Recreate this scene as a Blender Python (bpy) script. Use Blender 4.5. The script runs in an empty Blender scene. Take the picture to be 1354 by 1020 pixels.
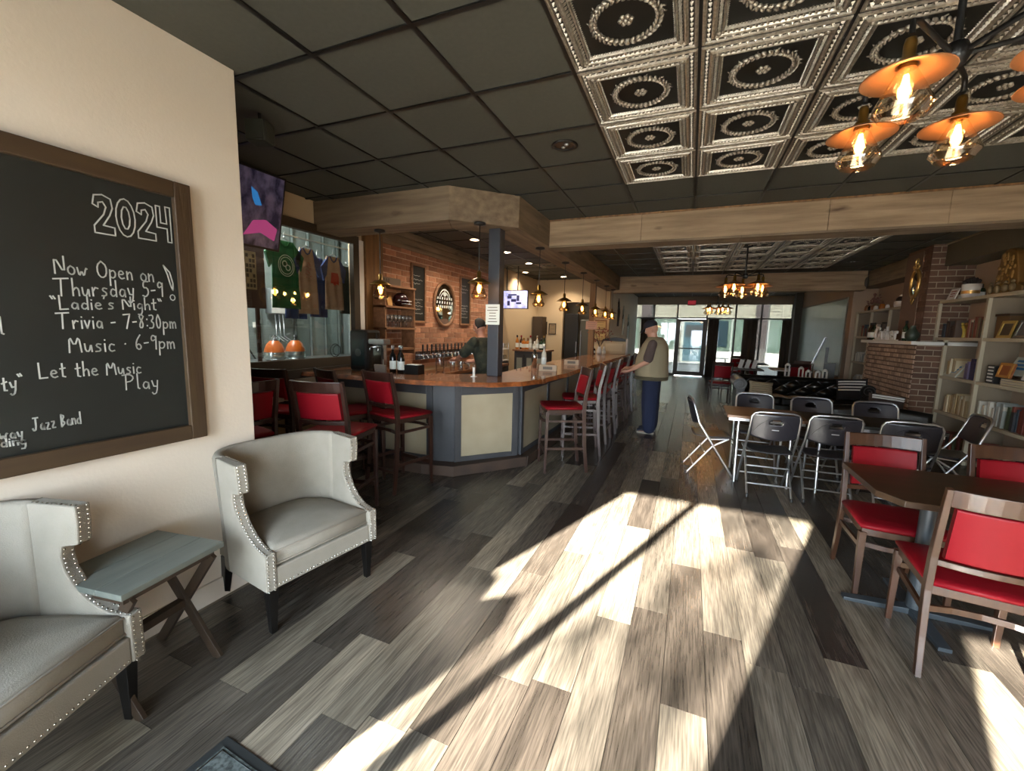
import bpy, math, random
from mathutils import Vector, Matrix
PI = math.pi
C = bpy.context.scene.collection
rnd = random.Random(7)

# ---------------------------------------------------------------- camera
def make_camera():
    yaw, pit, rol = [math.radians(a) for a in (22.6, -7.5, 1.35)]
    cy, sy = math.cos(yaw), math.sin(yaw)
    f = Vector((-sy*math.cos(pit), cy*math.cos(pit), math.sin(pit)))
    r = Vector((cy, sy, 0)); u = r.cross(f)
    r2 = math.cos(rol)*r + math.sin(rol)*u; u2 = -math.sin(rol)*r + math.cos(rol)*u
    cam = bpy.data.cameras.new('camera'); o = bpy.data.objects.new('camera', cam); C.objects.link(o)
    cam.sensor_width = 36; cam.lens = 560/1354*36; cam.clip_start = .05; cam.clip_end = 200
    m = Matrix((r2, u2, -f)).transposed().to_4x4(); m.translation = Vector((0, 0, 1.58)); o.matrix_world = m
    bpy.context.scene.camera = o
make_camera()

# ---------------------------------------------------------------- light
sc = bpy.context.scene
sc.view_settings.view_transform = 'Standard'; sc.view_settings.look = 'None'
sc.view_settings.gamma = 1; sc.view_settings.use_curve_mapping = False
sc.view_settings.exposure = 3.0
sc.cycles.max_bounces = 10; sc.cycles.diffuse_bounces = 6; sc.cycles.glossy_bounces = 4
sc.cycles.transparent_max_bounces = 12; sc.cycles.transmission_bounces = 6
sc.cycles.sample_clamp_indirect = 6; sc.cycles.caustics_reflective = False; sc.cycles.caustics_refractive = False
sc.cycles.use_denoising = True
SUN = Vector((.341, 1.0, -.4353)).normalized()
def lighting():
    w = bpy.data.worlds.new('sky'); sc.world = w; w.use_nodes = True
    nt = w.node_tree; bg = nt.nodes['Background']
    tc = nt.nodes.new('ShaderNodeTexCoord'); sx = nt.nodes.new('ShaderNodeSeparateXYZ'); cr = nt.nodes.new('ShaderNodeValToRGB')
    nt.links.new(tc.outputs['Generated'], sx.inputs[0]); nt.links.new(sx.outputs['Z'], cr.inputs[0])
    cr.color_ramp.elements[0].position = 0; cr.color_ramp.elements[0].color = (.84, .91, 1, 1)
    cr.color_ramp.elements[1].position = .8; cr.color_ramp.elements[1].color = (.62, .78, 1, 1)
    nt.links.new(cr.outputs[0], bg.inputs[0]); bg.inputs[1].default_value = 5.0
    l = bpy.data.lights.new('sun', 'SUN'); l.energy = 31.0; l.angle = .012; l.color = (1, .93, .84)
    o = bpy.data.objects.new('sun', l); C.objects.link(o); o.rotation_euler = SUN.to_track_quat('-Z', 'Y').to_euler()
    for nm, loc, rot, sx_, sy_ in (('daylight_front_window', (-1.57, -1.1, 1.4), (PI/2, 0, 0), 1.55, 2.2),
                               ('daylight_front_door', (.95, -1.1, 1.3), (PI/2, 0, 0), 1.8, 2.2),
                               ('daylight_rear_window', (.57, 17.2, 1.35), (-PI/2, 0, 0), 5.0, 2.5)):
        a = bpy.data.lights.new(nm, 'AREA'); a.shape = 'RECTANGLE'; a.size = sx_; a.size_y = sy_; a.cycles.is_portal = True
        q = bpy.data.objects.new(nm, a); C.objects.link(q); q.location = loc; q.rotation_euler = rot
lighting()

def lamp(nm, loc, energy, col, r=.03, spot=None):
    l = bpy.data.lights.new(nm, 'SPOT' if spot else 'POINT'); l.energy = energy; l.color = col; l.shadow_soft_size = r
    if spot: l.spot_size = spot; l.spot_blend = .6
    o = bpy.data.objects.new(nm, l); C.objects.link(o); o.location = loc
    return o

# ---------------------------------------------------------------- materials
def sr(h):
    h = h.lstrip('#'); c = [int(h[i:i+2], 16)/255 for i in (0, 2, 4)]
    return tuple((x/12.92 if x <= .04045 else ((x+.055)/1.055)**2.4) for x in c) + (1,)
def mat(name, col, rough=.5, metal=0, spec=.5, noise=None, bump=None, emit=None, trans=None, coat=0, objrand=0):
    """noise=(col2, scale, (sx,sy,sz), contrast); bump=(scale, strength, (sx,sy,sz))"""
    m = bpy.data.materials.new(name); m.use_nodes = True; nt = m.node_tree; b = nt.nodes['Principled BSDF']
    col = sr(col) if isinstance(col, str) else tuple(col)
    b.inputs['Base Color'].default_value = col; b.inputs['Roughness'].default_value = rough; b.inputs['Metallic'].default_value = metal
    b.inputs['Specular IOR Level'].default_value = spec; b.inputs['Coat Weight'].default_value = coat
    m.diffuse_color = col
    def coords(sc3, obj=False):
        g = nt.nodes.new('ShaderNodeTexCoord'); mp = nt.nodes.new('ShaderNodeMapping'); mp.inputs['Scale'].default_value = sc3
        nt.links.new(g.outputs['Object'], mp.inputs['Vector'])
        return mp.outputs[0]
    last = None
    if noise:
        c2, s, s3, k = noise; c2 = sr(c2) if isinstance(c2, str) else tuple(c2)
        n = nt.nodes.new('ShaderNodeTexNoise'); n.inputs['Scale'].default_value = s; n.inputs['Detail'].default_value = 5
        nt.links.new(coords(s3), n.inputs['Vector'])
        r = nt.nodes.new('ShaderNodeValToRGB'); r.color_ramp.elements[0].position = .5-k; r.color_ramp.elements[1].position = .5+k
        r.color_ramp.elements[0].color = col; r.color_ramp.elements[1].color = c2
        nt.links.new(n.outputs[0], r.inputs[0]); last = r.outputs[0]
    if objrand:
        oi = nt.nodes.new('ShaderNodeObjectInfo'); hs = nt.nodes.new('ShaderNodeHueSaturation')
        ma = nt.nodes.new('ShaderNodeMapRange'); ma.inputs['To Min'].default_value = 1-objrand; ma.inputs['To Max'].default_value = 1+objrand
        nt.links.new(oi.outputs['Random'], ma.inputs[0]); nt.links.new(ma.outputs[0], hs.inputs['Value'])
        if last: nt.links.new(last, hs.inputs['Color'])
        else: hs.inputs['Color'].default_value = col
        last = hs.outputs[0]
    if last: nt.links.new(last, b.inputs['Base Color'])
    if bump:
        s, st, s3 = bump
        n = nt.nodes.new('ShaderNodeTexNoise'); n.inputs['Scale'].default_value = s; n.inputs['Detail'].default_value = 4
        nt.links.new(coords(s3), n.inputs['Vector'])
        bp = nt.nodes.new('ShaderNodeBump'); bp.inputs['Strength'].default_value = st; bp.inputs['Distance'].default_value = .01
        nt.links.new(n.outputs[0], bp.inputs['Height']); nt.links.new(bp.outputs[0], b.inputs['Normal'])
    if emit:
        b.inputs['Emission Color'].default_value = sr(emit[0]) if isinstance(emit[0], str) else tuple(emit[0]); b.inputs['Emission Strength'].default_value = emit[1]
    if trans:
        b.inputs['Transmission Weight'].default_value = trans
    return m
def glass_mat(name, tint=(1, 1, 1, 1), gloss=.08, rough=.02):
    m = bpy.data.materials.new(name); m.use_nodes = True; nt = m.node_tree
    for n in list(nt.nodes):
        if n.type == 'BSDF_PRINCIPLED': nt.nodes.remove(n)
    t = nt.nodes.new('ShaderNodeBsdfTransparent'); t.inputs[0].default_value = tint
    g = nt.nodes.new('ShaderNodeBsdfGlossy'); g.inputs['Roughness'].default_value = rough
    fr = nt.nodes.new('ShaderNodeLayerWeight'); fr.inputs[0].default_value = .25
    mm = nt.nodes.new('ShaderNodeMath'); mm.operation = 'MULTIPLY_ADD'; mm.inputs[1].default_value = .6; mm.inputs[2].default_value = gloss
    nt.links.new(fr.outputs['Fresnel'], mm.inputs[0])
    mx = nt.nodes.new('ShaderNodeMixShader'); nt.links.new(mm.outputs[0], mx.inputs[0]); nt.links.new(t.outputs[0], mx.inputs[1]); nt.links.new(g.outputs[0], mx.inputs[2])
    nt.links.new(mx.outputs[0], nt.nodes['Material Output'].inputs[0])
    return m
def plank_mat(name, island=False):
    m = bpy.data.materials.new(name); m.use_nodes = True; nt = m.node_tree; b = nt.nodes['Principled BSDF']; N = nt.nodes.new; L = nt.links.new
    geo = N('ShaderNodeNewGeometry'); oi = N('ShaderNodeObjectInfo')
    rand = geo.outputs['Random Per Island'] if island else oi.outputs['Random']
    ramp = N('ShaderNodeValToRGB'); ramp.color_ramp.interpolation = 'LINEAR'
    e = ramp.color_ramp.elements; e[0].position = 0; e[0].color = sr('#3a332d'); e[1].position = 1; e[1].color = sr('#938674')
    for p, c in ((.25, '#463f38'), (.45, '#575047'), (.65, '#625a50'), (.85, '#7a7061')):
        x = e.new(p); x.color = sr(c)
    L(rand, ramp.inputs[0])
    off = N('ShaderNodeVectorMath'); off.operation = 'MULTIPLY_ADD'; off.inputs[1].default_value = (37, 91, 13)
    cmb = N('ShaderNodeCombineXYZ'); 
    for i in range(3): L(rand, cmb.inputs[i])
    L(cmb.outputs[0], off.inputs[0]); L(geo.outputs['Position'], off.inputs[2])
    mp = N('ShaderNodeMapping'); mp.inputs['Scale'].default_value = (9, .8, 1); L(off.outputs[0], mp.inputs['Vector'])
    n1 = N('ShaderNodeTexNoise'); n1.inputs['Scale'].default_value = 2.2; n1.inputs['Detail'].default_value = 6; n1.inputs['Distortion'].default_value = .6; L(mp.outputs[0], n1.inputs['Vector'])
    mp2 = N('ShaderNodeMapping'); mp2.inputs['Scale'].default_value = (70, 3.2, 1); L(off.outputs[0], mp2.inputs['Vector'])
    n2 = N('ShaderNodeTexNoise'); n2.inputs['Scale'].default_value = 2; n2.inputs['Detail'].default_value = 5; L(mp2.outputs[0], n2.inputs['Vector'])
    r1 = N('ShaderNodeMapRange'); r1.inputs[1].default_value = .3; r1.inputs[2].default_value = .7; r1.inputs[3].default_value = .66; r1.inputs[4].default_value = 1.18; L(n1.outputs[0], r1.inputs[0])
    r2 = N('ShaderNodeMapRange'); r2.inputs[1].default_value = .35; r2.inputs[2].default_value = .65; r2.inputs[3].default_value = .62; r2.inputs[4].default_value = 1.2; L(n2.outputs[0], r2.inputs[0])
    mu = N('ShaderNodeMath'); mu.operation = 'MULTIPLY'; L(r1.outputs[0], mu.inputs[0]); L(r2.outputs[0], mu.inputs[1])
    vm = N('ShaderNodeVectorMath'); vm.operation = 'SCALE'; L(ramp.outputs[0], vm.inputs[0]); L(mu.outputs[0], vm.inputs['Scale'])
    L(vm.outputs[0], b.inputs['Base Color'])
    b.inputs['Roughness'].default_value = .25; b.inputs['Specular IOR Level'].default_value = .6
    bp = N('ShaderNodeBump'); bp.inputs['Strength'].default_value = .35; bp.inputs['Distance'].default_value = .004; L(n2.outputs[0], bp.inputs['Height']); L(bp.outputs[0], b.inputs['Normal'])
    return m
WY = (8, .7, 8); WX = (.7, 8, 8); WZ = (8, 8, .7)
M = dict(
 beige=mat('wall_paint', '#d8cbba', .85, bump=(60, .08, (1, 1, 1))),
 cream=mat('cream_paint', '#c2ab8a', .85),
 darkpaint=mat('dark_paint', '#2c2b27', .7),
 tile=mat('black_ceiling_tile', '#403f37', .75, noise=('#47463d', 40, (1, 1, 1), .3), objrand=.06),
 black=mat('black_metal', '#0b0b0b', .45),
 plank=plank_mat('floor_plank_wood'), plank_i=plank_mat('floor_plank_wood_far', True),
 seam=mat('floor_seam', '#1d1a18', .8),
 silver=mat('tin_silver', '#a89f90', .32, .5, noise=('#7b7266', 60, (1, 1, 1), .18)),
 tinblack=mat('tin_black', '#14130f', .45, .2),
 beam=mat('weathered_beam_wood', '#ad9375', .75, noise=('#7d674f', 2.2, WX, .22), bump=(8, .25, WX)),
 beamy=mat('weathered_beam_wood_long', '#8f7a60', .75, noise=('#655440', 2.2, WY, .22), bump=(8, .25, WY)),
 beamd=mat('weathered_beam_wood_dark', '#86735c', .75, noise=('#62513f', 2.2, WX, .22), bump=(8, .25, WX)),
 slate=mat('slate_paint', '#3f3f42', .5, noise=('#343538', 6, (1, 1, 1), .2)),
 post=mat('post_paint', '#34353a', .5),
 panel=mat('bar_panel_metal', '#a89c84', .42, .1, noise=('#94886f', 3, (1, 1, 1), .3)),
 bartop=mat('bar_top_wood', '#94664a', .25, noise=('#5f3416', 2.4, WY, .25), coat=.5),
 bartopx=mat('bar_top_wood_front', '#986a4c', .25, noise=('#653818', 2.4, WX, .25), coat=.5),
 edge=mat('live_edge_bark', '#9a5524', .5, noise=('#54290f', 14, (1, 1, 1), .2), bump=(30, .5, (1, 1, 1))),
 rustic=mat('rustic_wood', '#8f673c', .6, noise=('#5c4124', 3, WZ, .22)),
 shelfw=mat('shelf_wood', '#93694a', .6, noise=('#6a472c', 3, WY, .25)),
 stepw=mat('step_wood', '#4a372b', .6, noise=('#2f241d', 4, (1, 1, 1), .25)),
 brick=mat('red_brick', '#8f5f45', .85, noise=('#b28263', 7, (1, 1, 1), .22), bump=(50, .5, (1, 1, 1)), objrand=.3),
 mortar=mat('mortar', '#c7a890', .95),
 brick2=mat('brown_brick', '#6b4d3c', .85, noise=('#543b2e', 9, (1, 1, 1), .3), bump=(50, .5, (1, 1, 1)), objrand=.3),
 mortar2=mat('grey_mortar', '#9a8a76', .95), brick3=mat('front_brick', '#b0957e', .85, noise=('#866b58', 9, (1, 1, 1), .3), bump=(50, .5, (1, 1, 1)), objrand=.3),
 frame=mat('dark_walnut', '#43331f', .5, noise=('#38281b', 3, WZ, .25), bump=(12, .2, WZ)),
 frameh=mat('walnut_rail', '#43331f', .5, noise=('#38281b', 3, WY, .25)),
 slatebd=mat('chalkboard_slate', '#121615', .45, noise=('#1c211f', 2.5, (1, 1, 1), .35)),
 chalk=mat('chalk', '#b9bab4', .95),
 red=mat('red_vinyl', '#84101b', .48, spec=.2, noise=('#780b16', 5, (1, 1, 1), .3), bump=(40, .06, (1, 1, 1))),
 cherry=mat('dark_cherry_wood', '#36211a', .3, noise=('#2d1a13', 3, WZ, .25)),
 oak=mat('walnut_chair_wood', '#4b2f1e', .35, noise=('#2f1b10', 3, WZ, .25)),
 linen=mat('grey_beige_linen', '#928a7e', .9, noise=('#868074', 14, (1, 1, 1), .3), bump=(220, .25, (1, 1, 1))),
 piping=mat('linen_piping', '#877e72', .9),
 nail=mat('nickel_nailhead', '#d6d2c8', .25, 1),
 legblack=mat('black_lacquer', '#0d0b0a', .35),
 greytop=mat('grey_painted_wood', '#565b55', .45, noise=('#696d66', 3, WY, .3)),
 darkwood=mat('dark_stained_wood', '#3a2c1f', .5, noise=('#271c13', 4, WZ, .25)),
 rubber=mat('rubber', '#1b1d1c', .8), carpet=mat('mat_carpet', '#565c59', .95, noise=('#2a2e2c', 60, (1, 1, 1), .12)),
 tabledark=mat('dark_walnut_table', '#4a3524', .32, noise=('#2e2015', 2.2, WX, .25)),
 tableedge=mat('table_edge', '#5c472f', .5),
 foldtop=mat('folding_table_wood', '#8d6546', .35, noise=('#7a563a', 3, WX, .25)),
 alu=mat('brushed_steel', '#b9bbbd', .3, .95), chrome=mat('chrome', '#cfd1d2', .12, 1),
 plastic=mat('grey_black_plastic', '#2b2a30', .36, bump=(300, .05, (1, 1, 1))), plasticd=mat('black_plastic', '#141516', .45),
 leather=mat('black_leather', '#12110f', .28, bump=(60, .15, (1, 1, 1))),
 glass=glass_mat('window_glass', (.97, .99, .98, 1)), glasstint=glass_mat('tinted_glass', (.17, .175, .172, 1), .03),
 drink=glass_mat('drinking_glass', (.93, .95, .95, 1), .16, .03), amber=glass_mat('amber_glass', (1, .86, .66, 1), .12),
 bottleb=mat('brown_bottle_glass', '#3d1f0c', .1, 0, .7), bottleg=mat('green_bottle_glass', '#1d3320', .12, 0, .7), bottlec=mat('whisky_bottle', '#b06a2a', .12, 0, .7), bottlew=mat('clear_bottle', '#b9b6a8', .1, 0, .7), bottlek=mat('black_bottle', '#0c0c0c', .15),
 brass=mat('aged_brass', '#8a6a33', .35, .9), copper=mat('copper_shade', '#8f6748', .5, .6),
 bulb=mat('bulb_glow', '#ffb65a', .3, emit=('#ffab4a', 4)), filament=mat('filament', '#ffd9a0', .3, emit=('#ffca7a', 14)),
 can=mat('downlight', '#fff0dc', .3, emit=('#ffdcb4', 5)),
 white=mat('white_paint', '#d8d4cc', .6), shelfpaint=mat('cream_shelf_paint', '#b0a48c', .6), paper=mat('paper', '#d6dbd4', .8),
 mirror=mat('mirror_glass', '#c9cfcc', .04, 1), gold=mat('antique_gold', '#b08a4e', .35, .8, bump=(30, .4, (1, 1, 1))),
 corr=mat('galvanised_steel', '#8f9a96', .38, .55, noise=('#a9b3b0', 2.5, (1, 1, 1), .3)),
 green=mat('green_cotton', '#0e5a34', .9), navy=mat('navy_cotton', '#2f4070', .9), sand=mat('sand_cotton', '#a08670', .9), ink=mat('red_print', '#a33222', .9), whitec=mat('white_print', '#d8ddd0', .9), redink=mat('faded_red_print', '#9a6a58', .9),
 screenw=mat('screen_glow', '#8a8fc4', .3, noise=('#e6e4ff', 6, (1, 1, 1), .12), emit=('#9aa0e0', .14)),
 skin=mat('skin', '#b5806a', .55), skinp=mat('skin_light', '#b98a74', .55), khaki=mat('khaki_vest', '#8b7f66', .85, bump=(18, .3, (1, 1, 1))), khakid=mat('olive_hem', '#4a4433', .9), brownshirt=mat('brown_cotton', '#4c3f3c', .9, bump=(14, .3, (1, 1, 1))), jeans=mat('navy_trousers', '#131c36', .9, bump=(16, .35, (1, 1, 1))), cap=mat('dark_cap', '#1b1a24', .85), hairg=mat('grey_hair', '#5d534c', .9), haird=mat('dark_hair', '#1a120d', .8), camo=mat('dark_camo_shirt', '#262a20', .9, noise=('#3a3a2c', 14, (1, 1, 1), .08)),
 shoe=mat('navy_shoe', '#161c2c', .7), sole=mat('shoe_sole', '#8c8478', .7),
 curtain=mat('dark_curtain', '#3f382f', .9), exitred=mat('exit_sign_red', '#c8102e', .5, emit=('#d8203a', .12)),
 steelgrey=mat('grey_frame', '#4c4741', .5), orange=mat('orange_tank', '#b5591f', .3), tankw=mat('steel_tank', '#aab0ae', .25, .8),
)
def knots(m):
    """sparse dark knots and butt joints in the beam boards"""
    nt = m.node_tree; b = nt.nodes['Principled BSDF']; N = nt.nodes.new; L = nt.links.new
    src = b.inputs['Base Color'].links[0].from_socket
    geo = N('ShaderNodeNewGeometry'); mp = N('ShaderNodeMapping'); mp.inputs['Scale'].default_value = (1.1, 1.1, 3.2); L(geo.outputs['Position'], mp.inputs['Vector'])
    ns = N('ShaderNodeTexNoise'); ns.inputs['Scale'].default_value = 4; L(mp.outputs[0], ns.inputs['Vector'])
    av = N('ShaderNodeVectorMath'); av.operation = 'MULTIPLY_ADD'; av.inputs[1].default_value = (.22, .22, .22); L(ns.outputs['Color'], av.inputs[0]); L(mp.outputs[0], av.inputs[2])
    v = N('ShaderNodeTexVoronoi'); v.inputs['Scale'].default_value = 1.15; L(av.outputs[0], v.inputs['Vector'])
    r = N('ShaderNodeValToRGB'); r.color_ramp.elements[0].position = .03; r.color_ramp.elements[0].color = (.3, .24, .2, 1); r.color_ramp.elements[1].position = .15; r.color_ramp.elements[1].color = (1, 1, 1, 1); L(v.outputs['Distance'], r.inputs[0])
    mx = N('ShaderNodeMix'); mx.data_type = 'RGBA'; mx.blend_type = 'MULTIPLY'; mx.inputs[0].default_value = 1; L(src, mx.inputs[6]); L(r.outputs[0], mx.inputs[7]); L(mx.outputs[2], b.inputs['Base Color'])
for k_ in ('beam', 'beamy', 'beamd'): knots(M[k_])
def flat(name, col, rough=.7): 
    if name not in M: M[name] = mat(name, col, rough)
    return M[name]

# ---------------------------------------------------------------- geometry
class G:
    def __init__(s): s.v = []; s.f = []; s.m = []; s.s = []
    def add(s, vs, fs, m=0, smooth=False):
        n = len(s.v); s.v += [tuple(v) for v in vs]
        for f in fs: s.f.append(tuple(n+i for i in f)); s.m.append(m); s.s.append(smooth)
        return s
    def box(s, x0, y0, z0, x1, y1, z1, m=0):
        v = [(x, y, z) for z in (z0, z1) for y in (y0, y1) for x in (x0, x1)]
        return s.add(v, [(0, 2, 3, 1), (4, 5, 7, 6), (0, 1, 5, 4), (2, 6, 7, 3), (0, 4, 6, 2), (1, 3, 7, 5)], m)
    def obox(s, c, size, R=None, m=0):
        R = R or Matrix.Identity(3); c = Vector(c); a, b, d = [k/2 for k in size]
        v = [c + R @ Vector((x*a, y*b, z*d)) for z in (-1, 1) for y in (-1, 1) for x in (-1, 1)]
        return s.add(v, [(0, 2, 3, 1), (4, 5, 7, 6), (0, 1, 5, 4), (2, 6, 7, 3), (0, 4, 6, 2), (1, 3, 7, 5)], m)
    def ring(s, c, ax, r, n, ref=None):
        ax = ax.normalized(); ref = ref or (Vector((0, 0, 1)) if abs(ax.z) < .9 else Vector((1, 0, 0)))
        u = ax.cross(ref).normalized(); w = ax.cross(u)
        return [c + r*(math.cos(2*PI*i/n)*u + math.sin(2*PI*i/n)*w) for i in range(n)]
    def loft(s, rings, cap=True, m=0, smooth=True, closed=False):
        n = len(rings[0]); vs = [p for r in rings for p in r]; fs = []
        K = len(rings)
        for k in range(K if closed else K-1):
            a, b = k*n, ((k+1) % K)*n
            for i in range(n): j = (i+1) % n; fs.append((a+i, a+j, b+j, b+i))
        s.add(vs, fs, m, smooth)
        if cap and not closed:
            s.add(rings[0], [tuple(range(n))[::-1]], m); s.add(rings[-1], [tuple(range(n))], m)
        return s
    def cyl(s, p0, p1, r0, r1=None, n=12, m=0, cap=True):
        p0, p1 = Vector(p0), Vector(p1); r1 = r0 if r1 is None else r1
        return s.loft([s.ring(p0, p1-p0, r0, n), s.ring(p1, p1-p0, r1, n)], cap, m)
    def tube(s, pts, r, n=8, m=0, closed=False):
        P = [Vector(p) for p in pts]; K = len(P); rr = r if isinstance(r, (list, tuple)) else [r]*K
        rings = []; u = None
        for k in range(K):
            t = (P[(k+1) % K]-P[k-1]) if closed else (P[min(k+1, K-1)]-P[max(k-1, 0)])
            t = t.normalized()
            if u is None:
                ref = Vector((0, 0, 1)) if abs(t.z) < .9 else Vector((1, 0, 0)); u = t.cross(ref).normalized()
            else: u = (u - t*u.dot(t)).normalized()
            w = t.cross(u)
            rings.append([P[k] + rr[k]*(math.cos(2*PI*i/n)*u + math.sin(2*PI*i/n)*w) for i in range(n)])
        return s.loft(rings, not closed, m, True, closed)
    def sweep(s, pts, w, d, side=(1, 0, 0), m=0):
        P = [Vector(p) for p in pts]; side = Vector(side).normalized(); K = len(P); rings = []
        ws = w if isinstance(w, (list, tuple)) else [w]*K; ds = d if isinstance(d, (list, tuple)) else [d]*K
        for k in range(K):
            t = (P[min(k+1, K-1)]-P[max(k-1, 0)]).normalized(); q = t.cross(side).normalized()
            a, b = side*ws[k]/2, q*ds[k]/2
            rings.append([P[k]-a-b, P[k]+a-b, P[k]+a+b, P[k]-a+b])
        return s.loft(rings, True, m, False)
    def lathe(s, prof, n=16, c=(0, 0, 0), m=0, smooth=True, cap=False):
        c = Vector(c); rings = [[c+Vector((r*math.cos(2*PI*i/n), r*math.sin(2*PI*i/n), z)) for i in range(n)] for r, z in prof]
        return s.loft(rings, cap, m, smooth)
    def prism(s, poly, a0, a1, ax='z', m=0):
        def P(p, a): return {'z': (p[0], p[1], a), 'x': (a, p[0], p[1]), 'y': (p[0], a, p[1])}[ax]
        n = len(poly); vs = [P(p, a0) for p in poly]+[P(p, a1) for p in poly]
        fs = [(i, (i+1) % n, n+(i+1) % n, n+i) for i in range(n)] + [tuple(range(n))[::-1], tuple(range(n, 2*n))]
        return s.add(vs, fs, m)
    def ell(s, c, r, nu=12, nv=8, m=0, R=None):
        c = Vector(c); R = R or Matrix.Identity(3); rings = []
        r = (r, r, r) if not isinstance(r, (tuple, list)) else r
        for k in range(nv+1):
            th = PI*k/nv; a = max(math.sin(th), .001)
            rings.append([c + R @ Vector((r[0]*a*math.cos(2*PI*i/nu), r[1]*a*math.sin(2*PI*i/nu), -r[2]*math.cos(th))) for i in range(nu)])
        return s.loft(rings, False, m)
    def grid(s, fn, nu, nv, m=0, smooth=True, skip=None, closeu=False):
        vs = [fn(i/nu, j/nv) for j in range(nv+1) for i in range(nu+1)]; w = nu+1
        fs = [(j*w+i, j*w+i+1, (j+1)*w+i+1, (j+1)*w+i) for j in range(nv) for i in range(nu) if not (skip and skip(i, j))]
        return s.add(vs, fs, m, smooth)
    def mesh(s, name, mats):
        me = bpy.data.meshes.new(name); me.from_pydata(s.v, [], s.f)
        for x in (mats if isinstance(mats, (list, tuple)) else [mats]): me.materials.append(M[x] if isinstance(x, str) else x)
        me.polygons.foreach_set('material_index', s.m); me.polygons.foreach_set('use_smooth', s.s); me.update()
        return me
    def build(s, name, mats, parent=None, bevel=0, solid=0, sub=0, loc=None, rz=0, fix=False):
        me = s.mesh(name, mats)
        if fix:
            import bmesh
            bm = bmesh.new(); bm.from_mesh(me); bmesh.ops.remove_doubles(bm, verts=bm.verts, dist=1e-5); bmesh.ops.recalc_face_normals(bm, faces=bm.faces); bm.to_mesh(me); bm.free()
        return link(name, me, parent, bevel, solid, sub, loc, rz)
def link(name, me, parent=None, bevel=0, solid=0, sub=0, loc=None, rz=0):
    o = bpy.data.objects.new(name, me); C.objects.link(o)
    if parent: o.parent = parent
    if loc is not None: o.location = loc
    if rz: o.rotation_euler = (0, 0, rz)
    if solid: k = o.modifiers.new('thickness', 'SOLIDIFY'); k.thickness = solid; k.offset = 0
    if bevel: k = o.modifiers.new('bevel', 'BEVEL'); k.width = bevel; k.segments = 2; k.limit_method = 'ANGLE'; k.angle_limit = .6
    if sub: k = o.modifiers.new('smooth', 'SUBSURF'); k.levels = sub; k.render_levels = sub
    return o
def empty(name, loc=(0, 0, 0), rz=0, parent=None):
    o = bpy.data.objects.new(name, None); C.objects.link(o); o.location = loc; o.rotation_euler = (0, 0, rz); o.empty_display_size = .1
    if parent: o.parent = parent
    return o
def tag(o, label, cat, group=None):
    o['label'] = label; o['category'] = cat
    if group: o['group'] = group
    return o
def thing(name, label, cat, loc=(0, 0, 0), rz=0, group=None): return tag(empty(name, loc, rz), label, cat, group)
def struct(o): o['kind'] = 'structure'; return o
def stuff(o): o['kind'] = 'stuff'; return o
def dup(root, loc=None, rz=None, label=None, group=None):
    r = root.copy(); C.objects.link(r)
    if loc is not None: r.location = loc
    if rz is not None: r.rotation_euler = (root.rotation_euler[0], root.rotation_euler[1], rz)
    if label: r['label'] = label
    if group: r['group'] = group
    for ch in list(root.children):
        c = ch.copy(); C.objects.link(c); c.parent = r
        for g in list(ch.children):
            d = g.copy(); C.objects.link(d); d.parent = c
    return r
def Rz(a): return Matrix.Rotation(a, 3, 'Z')
def Rx(a): return Matrix.Rotation(a, 3, 'X')
def Ry(a): return Matrix.Rotation(a, 3, 'Y')
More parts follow.
